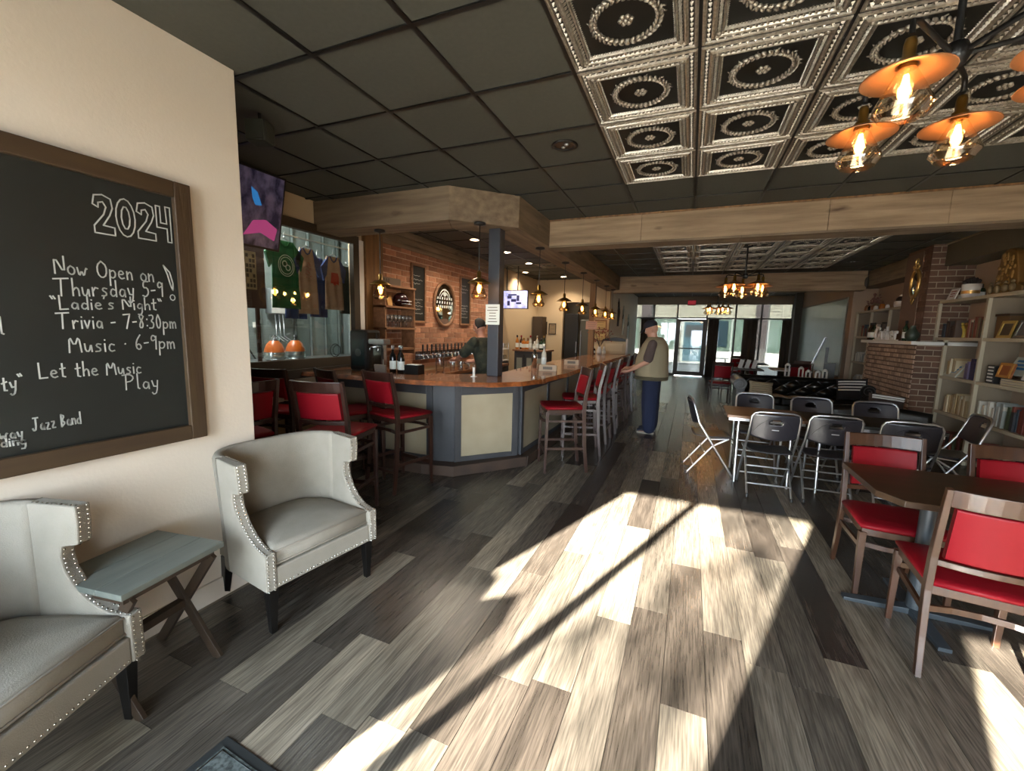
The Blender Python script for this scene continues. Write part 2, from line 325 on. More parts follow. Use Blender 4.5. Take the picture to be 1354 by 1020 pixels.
# handwriting strokes on a 0..1 box (descenders below 0)
ST = {
'N': ['0,0 0,1 .55,0 .55,1'], 'o': ['.2,.5 .02,.35 .05,.1 .25,0 .42,.12 .42,.38 .2,.5'], 'w': ['0,.5 .1,0 .25,.35 .38,0 .52,.5 .6,.45'],
'O': ['.3,1 .03,.75 .03,.25 .3,0 .6,.2 .62,.75 .3,1'], 'p': ['.05,.5 .02,-.45', '.04,.35 .25,.5 .42,.35 .38,.1 .2,.0 .05,.1'],
'e': ['.03,.27 .4,.3 .3,.5 .1,.48 .02,.2 .2,0 .42,.08'], 'n': ['.03,.5 .05,0', '.05,.3 .22,.5 .36,.4 .38,0'], 'T': ['-.1,.95 .7,1', '.3,.97 .25,0'],
'h': ['.03,1 .02,0', '.03,.3 .2,.5 .35,.38 .36,0'], 'u': ['.02,.5 .05,.05 .25,.02 .37,.5 .4,0'], 'r': ['.03,.5 .05,0', '.05,.28 .2,.5 .36,.45'],
's': ['.36,.45 .15,.5 .08,.35 .32,.2 .3,.03 .03,.02'], 'd': ['.36,.4 .15,.5 .02,.2 .18,0 .38,.15', '.4,1 .4,0'], 'a': ['.36,.42 .15,.5 .02,.2 .18,0 .36,.15 .38,.5 .4,0'],
'y': ['.02,.5 .12,.12 .34,.1', '.38,.5 .3,-.3 .1,-.45 .0,-.3'], '5': ['.42,1 .1,1 .06,.6 .35,.6 .42,.25 .2,0 .0,.1'], '9': ['.38,.75 .2,1 .03,.8 .1,.55 .36,.7', '.38,.9 .34,0'],
'-': ['.02,.42 .3,.45'], '!': ['.05,1 .3,.6 .25,.3', '.25,.02 .28,.06'], '"': ['0,.95 .1,.75', '.15,.95 .25,.75'], 'L': ['.05,1 .05,0 .5,.03'], 'i': ['.05,.5 .06,0', '.06,.72 .08,.74'],
"'": ['.05,1 .0,.8'], 'g': ['.36,.42 .15,.5 .02,.2 .18,.05 .36,.2 .38,.5 .34,-.4 .05,-.4'], 't': ['.15,.9 .14,.05 .3,0', '0,.55 .32,.6'], 'v': ['0,.5 .15,0 .33,.5'],
'7': ['0,.95 .5,1 .2,0'], '8': ['.4,.85 .2,1 .05,.8 .35,.4 .3,.05 .08,.05 .1,.35 .4,.85'], ':': ['.1,.6 .1,.65', '.1,.15 .1,.2'], '3': ['.03,.95 .3,1 .35,.75 .15,.55 .38,.4 .3,.05 .0,.05'],
'0': ['.2,1 .03,.6 .1,.05 .3,.02 .4,.5 .2,1'], 'm': ['.03,.5 .04,0', '.04,.3 .15,.5 .25,.4 .26,0', '.26,.3 .4,.5 .5,.4 .52,0'], 'M': ['.0,0 .05,1 .3,.35 .55,1 .65,0'],
'c': ['.36,.42 .15,.5 .02,.22 .15,0 .36,.06'], '.': ['.05,.4 .08,.44'], '6': ['.35,1 .08,.6 .05,.15 .25,0 .4,.2 .25,.42 .08,.3'], 'P': ['.05,1 .02,0', '-.15,.95 .3,1 .5,.8 .35,.55 .05,.5'], 'l': ['.05,1 .05,.05 .15,0'],
'J': ['.35,1 .33,.1 .1,0 0,.2', '.1,1 .6,1'], 'z': ['.03,.5 .36,.5 .03,0 .4,0'], 'B': ['.05,1 .05,0', '.05,1 .4,.85 .1,.5 .45,.3 .05,0'], 'x': ['0,.5 .35,0', '.35,.5 0,0'],
'2': ['.02,.75 .2,1 .4,.8 .05,0 .48,0'], '4': ['.3,0 .32,1 .0,.35 .48,.38'], 'A': ['0,0 .28,1 .55,0', '.1,.35 .45,.35'], 'G': ['.55,.85 .3,1 .03,.6 .1,.1 .4,0 .55,.2 .55,.45 .35,.45'],
'E': ['.45,1 .05,1 .05,0 .45,0', '.05,.5 .4,.5'], 'X': ['0,0 .5,1', '0,1 .5,0'], 'I': ['.1,0 .1,1'], 'S': ['.45,.9 .2,1 .05,.75 .42,.3 .25,0 .0,.1'], 'R': ['.05,0 .05,1 .4,.9 .35,.55 .05,.5 .45,0'], 'F': ['.05,0 .05,1 .45,1', '.05,.5 .4,.5'], 'C': ['.5,.85 .28,1 .04,.5 .25,0 .5,.12'], 'D': ['.05,0 .05,1 .4,.8 .42,.25 .05,0'], 'k': ['.03,1 .02,0', '.35,.5 .05,.25 .38,0'], 'b': ['.03,1 .03,0', '.03,.35 .25,.5 .4,.3 .25,0 .03,.1'], 'f': ['.35,.95 .2,1 .12,.8 .12,0', '0,.5 .3,.5'],
}
def write(g, text, org, ux, uz, h, wd, m=0, gap=.17, jitter=.03, seed=1):
    """lay strokes as thin raised ribbons; ux,uz unit vectors of the board, normal = ux x uz"""
    ux, uz = Vector(ux), Vector(uz); nrm = ux.cross(uz).normalized(); x = 0; R = random.Random(seed); org = Vector(org)
    for ch in text:
        if ch == ' ': x += .45*h; continue
        st = ST.get(ch)
        if not st: x += .3*h; continue
        w = 0; dy = R.uniform(-jitter, jitter)
        for s_ in st:
            P = [tuple(map(float, q.split(','))) for q in s_.split()]
            w = max(w, max(p[0] for p in P))
            if len(P) > 3:  # smooth once
                Q = [P[0]]
                for a, b in zip(P, P[1:]):
                    Q += [(a[0]*.75+b[0]*.25, a[1]*.75+b[1]*.25), (a[0]*.25+b[0]*.75, a[1]*.25+b[1]*.75)]
                P = Q+[P[-1]]
            pts = [org + ux*(x+p[0]*h) + uz*((p[1]+dy)*h) for p in P]
            for a, b in zip(pts, pts[1:]):
                d = (b-a)
                if d.length < 1e-6: continue
                q = nrm.cross(d.normalized())*wd/2; e = d.normalized()*wd*.3
                g.add([a-q-e, b-q+e, b+q+e, a+q-e], [(0, 1, 2, 3)], m)
        x += (w+gap)*h
    return x
# ================================================================= STRUCTURE
CEI = 2.95
def floor():
    root = struct(empty('floor'))
    g = G(); g.box(-5.6, -1.25, -.06, 3.9, 17.4, -.004); g.build('floor_base', 'seam', root)
    W, L = .1825, 1.22
    cells = []
    R = random.Random(11)
    i0 = int((-4.0+.008)//W)
    for i in range(i0, int((3.65+.008)//W)+1):
        x = -.008+W*i; y = -1.25-R.random()*L
        while y < 17.3:
            a, b = max(y, -1.2), min(y+L, 17.3)
            xa, xb = max(x, -4.0), min(x+W, 3.65)
            hid = (xb < -2.417 and b < 1.75)
            if b-a > .03 and xb-xa > .02 and not hid: cells.append((xa, a, xb, b))
            y += L
    def key(c):
        cx, cy = (c[0]+c[2])/2, (c[1]+c[3])/2
        front = cy + .4 > 0 and cx > -3.2
        return (0 if front else 50) + math.hypot(cx, cy) + (3 if cx < -2 or cx > 2 else 0)
    cells.sort(key=key)
    full = {}
    for n, c in enumerate(cells[:296]):
        w, l = round(c[2]-c[0], 3), round(c[3]-c[1], 3)
        if (w, l) not in full:
            q = G(); e = .0011; q.box(e, e, -.02, w-e, l-e, 0); full[(w, l)] = q.mesh('floor_plank', 'plank')
        link('floor_plank', full[(w, l)], root, loc=(c[0], c[1], 0))
    q = G(); e = .0011
    for c in cells[296:]: q.box(c[0]+e, c[1]+e, -.02, c[2]-e, c[3]-e, 0)
    stuff(q.build('floor_planks_beyond', 'plank_i', root))
floor()

def tin_mesh():
    g = G(); SI, BL = 0, 1
    prof0 = [(.298, 0), (.296, -.010), (.286, -.014), (.276, -.012), (.272, -.004), (.244, -.004), (.240, -.013), (.226, -.019), (.216, -.015), (.210, -.007), (.184, -.007), (.180, -.014), (.170, -.016), (.164, -.002)]
    q_ = lambda h: .298-(.298-h)*.72
    prof = [(q_(h), z_) for h, z_ in prof0]
    mats = [0, 0, 0, 0, 1, 0, 0, 0, 0, 1, 0, 0, 0]
    for k in range(len(prof)-1):
        (a, za), (b, zb) = prof[k], prof[k+1]
        va = [(-a, -a, za), (a, -a, za), (a, a, za), (-a, a, za)]; vb = [(-b, -b, zb), (b, -b, zb), (b, b, zb), (-b, b, zb)]
        g.add(va+vb, [(i, 4+i, 4+(i+1) % 4, (i+1) % 4) for i in range(4)], mats[k])
    g.add([(-.203, -.203, -.002), (.203, -.203, -.002), (.203, .203, -.002), (-.203, .203, -.002)], [(0, 3, 2, 1)], BL)
    g.add([(-.299, -.299, .002), (.299, -.299, .002), (.299, .299, .002), (-.299, .299, .002)], [(0, 1, 2, 3)], BL)
    for s in range(4):
        R = Rz(s*PI/2)
        for k in range(17):   # bead row
            x = -.264+k*.033
            v = [(x-.009, -.277, -.004), (x+.009, -.277, -.004), (x+.009, -.262, -.004), (x-.009, -.262, -.004), (x, -.269, -.017)]
            g.add([R @ Vector(p) for p in v], [(0, 4, 1), (1, 4, 2), (2, 4, 3), (3, 4, 0)], SI)
        for k in range(20):   # slanted dart row
            x = -.215+k*.0222
            v = [(x-.006, -.233, -.007), (x+.005, -.233, -.007), (x+.013, -.217, -.007), (x+.002, -.217, -.007), (x+.001, -.230, -.018), (x+.007, -.220, -.018)]
            g.add([R @ Vector(p) for p in v], [(0, 4, 1), (2, 5, 3), (1, 4, 5, 2), (0, 3, 5, 4)], SI)
        g.ell(R @ Vector((.225, -.225, -.012)), (.014, .014, .01), 6, 4, SI)
        for k in range(30):   # fine inner bead
            x = -.19+k*.0131
            v = [(x-.004, -.203, -.003), (x+.004, -.203, -.003), (x, -.193, -.003), (x, -.199, -.011)]
            g.add([R @ Vector(p) for p in v], [(0, 3, 1), (1, 3, 2), (2, 3, 0)], SI)
    for k in range(34):       # leaf wreath
        a = 2*PI*k/34
        for dr, tw in ((-.007, -.5), (.007, .5)):
            r = .142+dr*1.25; R = Rz(a+PI/2+tw)
            g.ell((r*math.cos(a), r*math.sin(a), -.008), (.017, .0075, .011), 6, 4, SI, R)
        if k % 3 == 0:
            R = Rz(a+PI/2-1.0); g.ell((.163*math.cos(a), .163*math.sin(a), -.004), (.012, .003, .005), 4, 3, SI, R)
    for k in range(6):
        a = PI/3*k; g.ell((.023*math.cos(a), .023*math.sin(a), -.006), (.013, .013, .01), 6, 4, SI)
    g.ell((0, 0, -.009), (.011, .011, .010), 6, 4, SI)
    return g.mesh('tin_tile', ['silver', 'tinblack'])
def ceiling():
    root = struct(empty('ceiling', (0, 0, 0)))
    g = G(); g.box(-5.6, -1.4, CEI+.03, 3.9, 17.45, CEI+.12); g.build('ceiling_deck', 'black', root)
    X = lambda i: -.67+.61*(i-3)
    Y = lambda j: 4.215+.61*(j-5)
    tin = tin_mesh()
    def is_tin(i, j):
        if 3 <= i <= 7: return (-1 <= j <= 4) or (8 <= j <= 14) or (18 <= j <= 22)
        return (i, j) in ((-1, 6), (-1, 12), (0, 17))
    made = {}
    for i in range(-3, 10):
        for j in range(-4, 27):
            x0, x1, y0, y1 = max(X(i), -4.0), min(X(i+1), 3.3), max(Y(j), -1.2), min(Y(j+1), 17.3)
            if x1-x0 < .04 or y1-y0 < .04: continue
            if x1 < -2.4 and y1 < 1.75: continue
            if is_tin(i, j):
                link('tin_tile', tin, root, loc=((X(i)+X(i+1))/2, (Y(j)+Y(j+1))/2, CEI))
                continue
            w, l = round(x1-x0, 3), round(y1-y0, 3)
            if (w, l) not in made:
                q = G(); q.box(.006, .006, 0, w-.006, l-.006, .015); made[(w, l)] = q.mesh('ceiling_tile', 'tile')
            link('ceiling_tile', made[(w, l)], root, bevel=.003, loc=(x0, y0, CEI+.004))
    for i in range(-2, 10):
        x = X(i); y0 = -1.2 if x > -2.4 else 1.73
        g = G(); g.box(-.013, y0, CEI-.004, .013, 17.3, CEI+.02); g.build('ceiling_runner', 'black', root, loc=(x, 0, 0))
    for j in range(-3, 27):
        y = Y(j); x0 = -2.41 if y < 1.73 else -4.0
        g = G(); g.box(x0, -.013, CEI-.0045, 3.3, .013, CEI+.0195); g.build('ceiling_cross_runner', 'black', root, loc=(0, y, 0))
ceiling()

def walls():
    # left wall (chalkboard wall) and the return behind it
    g = G(); g.box(-2.567, -1.4, 0, -2.417, 1.73, CEI+.03); struct(g.build('wall_left', 'beige', bevel=.004))
    g = G(); g.box(-4.12, 1.60, 0, -2.567, 1.73, CEI+.03); struct(g.build('wall_alcove', 'darkpaint'))
    g = G()   # bar wall with the opening to the brew room
    g.box(-4.12, 1.73, 0, -4.0, 2.0, CEI+.03); g.box(-4.12, 2.0, 0, -4.0, 4.34, 1.12); g.box(-4.12, 2.0, 2.66, -4.0, 4.34, CEI+.03); g.box(-4.12, 4.34, 0, -4.0, 11.3, CEI+.03)
    struct(g.build('wall_bar', 'cream'))
    g = G()
    g.box(-4.0, 11.3, 0, -3.25, 11.42, CEI+.03); g.box(-3.25, 11.3, 2.35, -2.43, 11.42, CEI+.03); g.box(-2.43, 11.3, 0, -2.0, 11.42, CEI+.03)
    struct(g.build('wall_bar_rear', 'cream'))
    g = G(); g.box(-2.12, 11.42, 0, -2.0, 17.3, CEI+.03); struct(g.build('wall_left_rear', 'white'))
    g = G(); g.box(-4.0, 12.9, 0, -2.12, 13.0, CEI+.03); g.box(-4.1, 11.42, 0, -4.0, 13, CEI+.03); struct(g.build('wall_back_passage', 'cream'))
    g = G(); g.box(3.65, -1.4, 0, 3.8, 11.6, CEI+.03); g.box(3.22, 11.6, 0, 3.8, 17.4, CEI+.03); struct(g.build('wall_right', flat('warm_taupe_wall', '#a38d78', .85)))
    # header of the rear window wall
    g = G(); g.box(-2.12, 17.3, 2.66, 3.3, 17.42, CEI+.03); g.box(3.17, 17.3, 0, 3.3, 17.42, 2.66); g.box(-2.12, 17.3, 0, -2.04, 17.42, 2.66)
    struct(g.build('wall_rear', flat('taupe_header', '#867a69')))
    # front wall behind the camera: openings for the big window and the door side window
    F = flat('front_wall', '#a89a86')
    g = G(); y0, y1 = -1.4, -1.2
    g.box(-2.417, y0, 2.42, 3.65, y1, CEI+.03); g.box(-2.417, y0, 0, -2.37, y1, 2.42); g.box(-2.37, y0, 0, -.77, y1, .22)
    g.box(-.77, y0, 0, .02, y1, 2.42); g.box(.02, y0, 1.86, 1.9, y1, 2.42); g.box(1.9, y0, 0, 3.65, y1, 2.42)
    struct(g.build('wall_front', F))
    fr = struct(empty('window_1'))
    g = G(); g.box(-1.75, -1.33, .22, -1.69, -1.25, 2.42); g.build('mullion', 'steelgrey', fr)
    g = G(); g.box(-2.37, -1.31, .22, -.77, -1.305, 2.42); g.build('pane', 'glass', fr)
    g = G(); g.prism([(-2.37, .22), (-1.86, .22), (-1.9, 1.38), (-2.02, 1.52), (-2.16, 1.46), (-2.24, 1.56), (-2.37, 1.6)], -1.28, -1.26, 'y'); g.build('sun_blocker', 'darkwood', fr)  # unseen cut-out added to keep sun off part of the floor
    fr = struct(empty('window_2'))
    g = G(); g.box(.02, -1.31, 0, 1.9, -1.305, 1.86); g.build('pane', 'glass', fr)
    g = G(); g.box(.9, -1.33, 0, .98, -1.25, 1.86); g.build('mullion', 'steelgrey', fr)
walls()

def beams():
    n = [0]
    def t(o): n[0] += 1; o.name = 'trim_%d' % n[0]; return struct(o)
    Z0 = 2.63
    bm_ = struct(empty('trim')); n[0] += 1; bm_.name = 'trim_1'
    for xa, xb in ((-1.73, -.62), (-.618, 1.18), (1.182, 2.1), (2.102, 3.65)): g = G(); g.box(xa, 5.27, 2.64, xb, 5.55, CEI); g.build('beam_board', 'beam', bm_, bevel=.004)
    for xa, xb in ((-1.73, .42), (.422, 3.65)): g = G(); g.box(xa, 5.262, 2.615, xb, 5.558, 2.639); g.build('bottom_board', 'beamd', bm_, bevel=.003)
    g = G(); g.box(-1.9, 11.0, 2.56, 3.25, 11.3, CEI); t(g.build('trim', 'beam', bevel=.006))
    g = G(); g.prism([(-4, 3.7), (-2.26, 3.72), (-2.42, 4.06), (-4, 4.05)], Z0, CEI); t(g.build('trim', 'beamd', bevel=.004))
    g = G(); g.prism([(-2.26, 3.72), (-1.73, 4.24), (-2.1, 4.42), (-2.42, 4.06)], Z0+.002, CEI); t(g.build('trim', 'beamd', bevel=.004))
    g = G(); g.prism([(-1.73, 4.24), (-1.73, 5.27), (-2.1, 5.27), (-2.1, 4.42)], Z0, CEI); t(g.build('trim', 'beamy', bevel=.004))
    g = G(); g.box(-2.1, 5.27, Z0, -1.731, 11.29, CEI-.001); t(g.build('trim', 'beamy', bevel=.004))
    # bead trims along beam tops
    g = G(); g.box(-1.73, 5.255, CEI-.018, 3.3, 5.27, CEI); t(g.build('trim', 'rustic'))
    # right header, brown
    g = G(); g.box(3.3, -1.2, 2.64, 3.65, 5.26, CEI); t(g.build('trim', flat('olive_brown_header', '#4b4232'), bevel=.004))
    g = G(); g.box(3.3, 9.02, 2.64, 3.65, 16.2, CEI); t(g.build('trim', 'beamy', bevel=.004))
    g = G(); g.box(3.3, 5.55, 2.64, 3.65, 8.2, CEI); t(g.build('trim', flat('olive_brown_header', '#4b4232'), bevel=.004))
    g = G(); g.box(3.285, 5.55, CEI-.02, 3.3, 8.2, CEI); t(g.build('trim', 'beamy'))
    # crown above the brick wall
    g = G()
    for k, (a, b, c) in enumerate(((.02, 2.72, 2.78), (.05, 2.78, 2.86), (.09, 2.86, CEI))): g.box(-4.0, 4.76, b, -4.0+a+.03, 8.3, c)
    t(g.build('trim', 'beamy', bevel=.006))
    # white strip and rustic board at the start of the brick wall
    g = G(); g.box(-4.0, 4.36, 1.0, -3.96, 4.44, 2.66); t(g.build('trim', 'white'))
    g = G(); g.box(-4.0, 4.45, 1.0, -3.93, 4.78, CEI); t(g.build('trim', 'rustic', bevel=.004))
    g = G(); g.box(-4.0, 8.26, 1.0, -3.93, 8.4, CEI); t(g.build('trim', 'rustic', bevel=.004))
    # posts
    g = G(); g.box(-2.045, 4.18, 1.071, -1.915, 4.31, Z0); t(g.build('trim', 'post', bevel=.004))
    g = G(); g.box(-2.12, 9.45, 0, -2.0, 9.57, Z0); t(g.build('trim', 'rustic', bevel=.004))
    # corner post right rear
    g = G(); g.box(3.02, 16.2, 0, 3.3, 16.5, CEI); t(g.build('trim', flat('dark_column', '#37322a'), bevel=.004))
    # baseboard
    g = G(); g.box(-2.417, -1.2, 0, -2.4, 1.73, .12); b = g.build('baseboard_left', 'beige', bevel=.003); struct(b)
beams()

def bar_window():
    w = struct(empty('window_3'))
    for bx in ((-4.03, 2.0, 1.10, -3.96, 4.36, 1.2), (-4.03, 2.0, 2.6, -3.96, 4.36, 2.7), (-4.03, 4.26, 1.2, -3.96, 4.36, 2.6), (-4.03, 2.0, 1.2, -3.96, 2.1, 2.6)):
        g = G(); g.box(*bx); g.build('window_frame', flat('brown_window_frame', '#3c3326'), w, bevel=.004)
    g = G(); g.box(-4.065, 2.1, 1.2, -4.06, 4.26, 2.6); g.build('pane', 'glass', w)
    g = G(); g.box(-4.0, 2.0, 1.0, -3.9, 4.4, 1.1); g.build('window_sill', flat('dark_sill', '#2b241b'), w, bevel=.004)
    # brew room
    g = G(); g.box(-5.45, 1.0, 0, -5.4, 5.6, 3.0); g.box(-5.4, 1.0, 0, -4.12, 1.05, 3); g.box(-5.4, 5.5, 0, -4.12, 5.55, 3); struct(g.build('wall_brew_room', 'corr'))
    root = struct(empty('wall_corrugated'))
    for k in range(15):
        y = 1.35+k*.28
        g = G(); g.prism([(-5.4, -.13), (-5.37, -.125), (-5.37, .10), (-5.4, .11)], .02, 2.98, 'z'); g.build('corrugated_sheet', 'corr', root, loc=(0, y, 0))
        g = G(); g.prism([(-5.4, -.018), (-5.34, -.01), (-5.34, .01), (-5.4, .018)], .02, 2.98, 'z'); g.build('sheet_rib', flat('dark_rib_steel', '#5d6663', .5), root, loc=(0, y+.13, 0))  # ribs in a darker steel tone than the sheets
    lamp('brew_room_fill', (-4.7, 3.2, 2.75), 26, (.95, 1, .97), .25)  # added lamp without a fixture, brightens the corrugated wall
bar_window()

def brick_wall(name, kind_root, plane, rects, bw, bh, mort, mat_b, mat_m, depth, holes=(), maxn=300, bevel=0, seed=3):
    """plane: (origin, u axis, v axis, normal). rects: list of (u0,u1,v0,v1)"""
    o, u, v, nrm = [Vector(p) for p in plane]; R = random.Random(seed); cells = []
    for (u0, u1, v0, v1) in rects:
        row = 0; z = v0
        while z < v1-.01:
            h = min(bh, v1-z); x = u0 - (bw/2 if row % 2 else 0)
            while x < u1:
                a, b = max(x, u0), min(x+bw-mort, u1)
                if b-a > .02: cells.append((a, b, z+mort/2, z+h-mort/2))
                x += bw
            z += bh; row += 1
    cells = [c for c in cells if not any(h[0] < (c[0]+c[1])/2 < h[1] and h[2] < (c[2]+c[3])/2 < h[3] for h in holes)]
    cells.sort(key=lambda c: (o+u*(c[0]+c[1])/2+v*(c[2]+c[3])/2-Vector((0, 0, 1.58))).length)
    rot = Matrix((u, v, nrm)).transposed().to_4x4()
    made = {}
    def place(c, n):
        w, h = round(c[1]-c[0], 3), round(c[3]-c[2], 3)
        if (w, h) not in made: q = G(); q.box(0, 0, -.02, w, h, depth); made[(w, h)] = q.mesh('brick', mat_b)
        b = link('brick', made[(w, h)], kind_root, bevel=bevel); m = rot.copy(); m.translation = o+u*c[0]+v*c[2]+nrm*R.uniform(-.003, .003); b.matrix_local = m
    for n, c in enumerate(cells[:maxn]): place(c, n)
    if len(cells) > maxn:
        q = G()
        for c in cells[maxn:]:
            d = depth+R.uniform(-.003, .003)
            vs = [o+u*a+v*b+nrm*e for e in (0, d) for b in (c[2], c[3]) for a in (c[0], c[1])]
            q.add(vs, [(0, 2, 3, 1), (4, 5, 7, 6), (0, 1, 5, 4), (2, 6, 7, 3), (0, 4, 6, 2), (1, 3, 7, 5)])
        stuff(q.build('brickwork_beyond', mat_b, kind_root))
br = struct(empty('wall_brick'))
g = G(); g.box(-4.0, 4.78, .95, -3.985, 8.26, 2.75); g.build('mortar_bed', 'mortar', br)
brick_wall('b', br, ((-3.985, 4.78, 1.0), (0, 1, 0), (0, 0, 1), (1, 0, 0)), [(0, 3.48, 0, 1.74)], .235, .083, .012, 'brick', 'mortar', .008, maxn=290)

def fireplace():
    ch = thing('fireplace', 'brown brick fireplace with a wide mantel breast and narrow chimney between the bookshelves', 'fireplace', (0, 0, 0))
    g = G(); g.box(3.16, 8.21, 1.55, 3.65, 8.99, CEI); g.build('chimney_core', flat('flue_render', '#6b4d3b', .9), ch)
    g = G(); g.box(3.03, 7.97, 0, 3.65, 9.79, 1.50); g.build('breast_core', flat('breast_render', '#5c4536', .9), ch)
    g = G(); g.box(3.035, 7.96, 0, 3.65, 7.97, 1.50); g.build('side_mortar', 'mortar2', ch)
    g = G(); g.box(3.145, 8.45, 1.56, 3.16, 8.99, 2.9); g.build('render_face', flat('flue_render2', '#6f5747', .9), ch, bevel=.003)
    g = G(); g.box(3.155, 8.206, 1.55, 3.65, 8.212, CEI-.001); g.build('flue_mortar', 'mortar2', ch)
    # facing bricks: side of flue, corner strip, front and side of breast
    brick_wall('f', ch, ((3.15, 8.21, 1.56), (1, 0, 0), (0, 0, 1), (0, -1, 0)), [(0, .5, 0, 1.39)], .2, .085, .014, 'brick2', 'mortar2', .008, maxn=80, seed=5)
    brick_wall('f', ch, ((3.16, 8.45, 1.56), (0, -1, 0), (0, 0, 1), (-1, 0, 0)), [(0, .24, 0, 1.39)], .2, .085, .014, 'brick2', 'mortar2', .008, maxn=40, seed=6)
    brick_wall('f', ch, ((3.03, 9.79, 0.0), (0, -1, 0), (0, 0, 1), (-1, 0, 0)), [(0, 1.83, .35, 1.49)], .155, .072, .018, 'brick3', 'mortar2', .016, maxn=190, seed=7)
    brick_wall('f', ch, ((3.03, 7.96, 0.0), (1, 0, 0), (0, 0, 1), (0, -1, 0)), [(0, .6, .35, 1.49)], .2, .083, .014, 'brick2', 'mortar2', .008, maxn=60, seed=8)
    g = G(); g.box(2.93, 7.88, 1.5, 3.65, 9.85, 1.55); g.build('mantel', 'white', ch, bevel=.006)
fireplace()

def rear_windows():
    xs = [-2.04, -1.36, -.52, .5, 1.437, 2.244, 3.17]
    w = struct(empty('window_4'))
    for k, x in enumerate(xs): g = G(); g.box(x-.03, 17.3, 0, x+.03, 17.36, 2.66); g.build('mullion', 'steelgrey', w)
    g = G(); g.box(-2.04, 17.305, 2.14, 3.17, 17.35, 2.19); g.build('transom', 'steelgrey', w)
    for a, b in zip(xs, xs[1:]):
        if (a, b) != (-.52, .5):
            g = G(); g.box(a+.03, 17.3, 0, b-.03, 17.36, .08); g.build('bottom_rail', 'steelgrey', w)
            g = G(); g.box(a+.03, 17.325, .08, b-.03, 17.33, 2.14); g.build('pane', 'glasstint', w)
        g = G(); g.box(a+.03, 17.325, 2.19, b-.03, 17.33, 2.66); g.build('pane', 'glasstint', w)
    d = struct(empty('door_1'))
    for bx in ((-.49, .08, 0.02, 2.12, 'door_stile', -.37), ):
        pass
    for x0, x1, z0, z1 in ((-.49, -.4, .02, 2.13), (.38, .47, .02, 2.13), (-.4, .38, .02, .17), (-.4, .38, 2.04, 2.13)):
        g = G(); g.box(x0, 17.29, z0, x1, 17.35, z1); g.build('door_rail', 'steelgrey', d, bevel=.003)
    g = G(); g.box(-.4, 17.315, .17, .38, 17.32, 2.04); g.build('pane', 'glasstint', d)
    g = G(); g.box(-.4, 17.25, 1.02, .38, 17.28, 1.06); g.box(-.38, 17.27, 1.03, -.35, 17.3, 1.05); g.build('push_bar', 'steelgrey', d)
    # street and the building across it
    g = G(); g.box(-14, 17.45, -.1, 16, 30, -.02); struct(g.build('street', flat('pale_street', '#b7b0a4', .9)))
    g = G(); g.box(-30, -30, -.15, 30, -1.4, -.05); struct(g.build('pavement', flat('pavement_grey', '#8f8a82', .9)))
rear_windows()

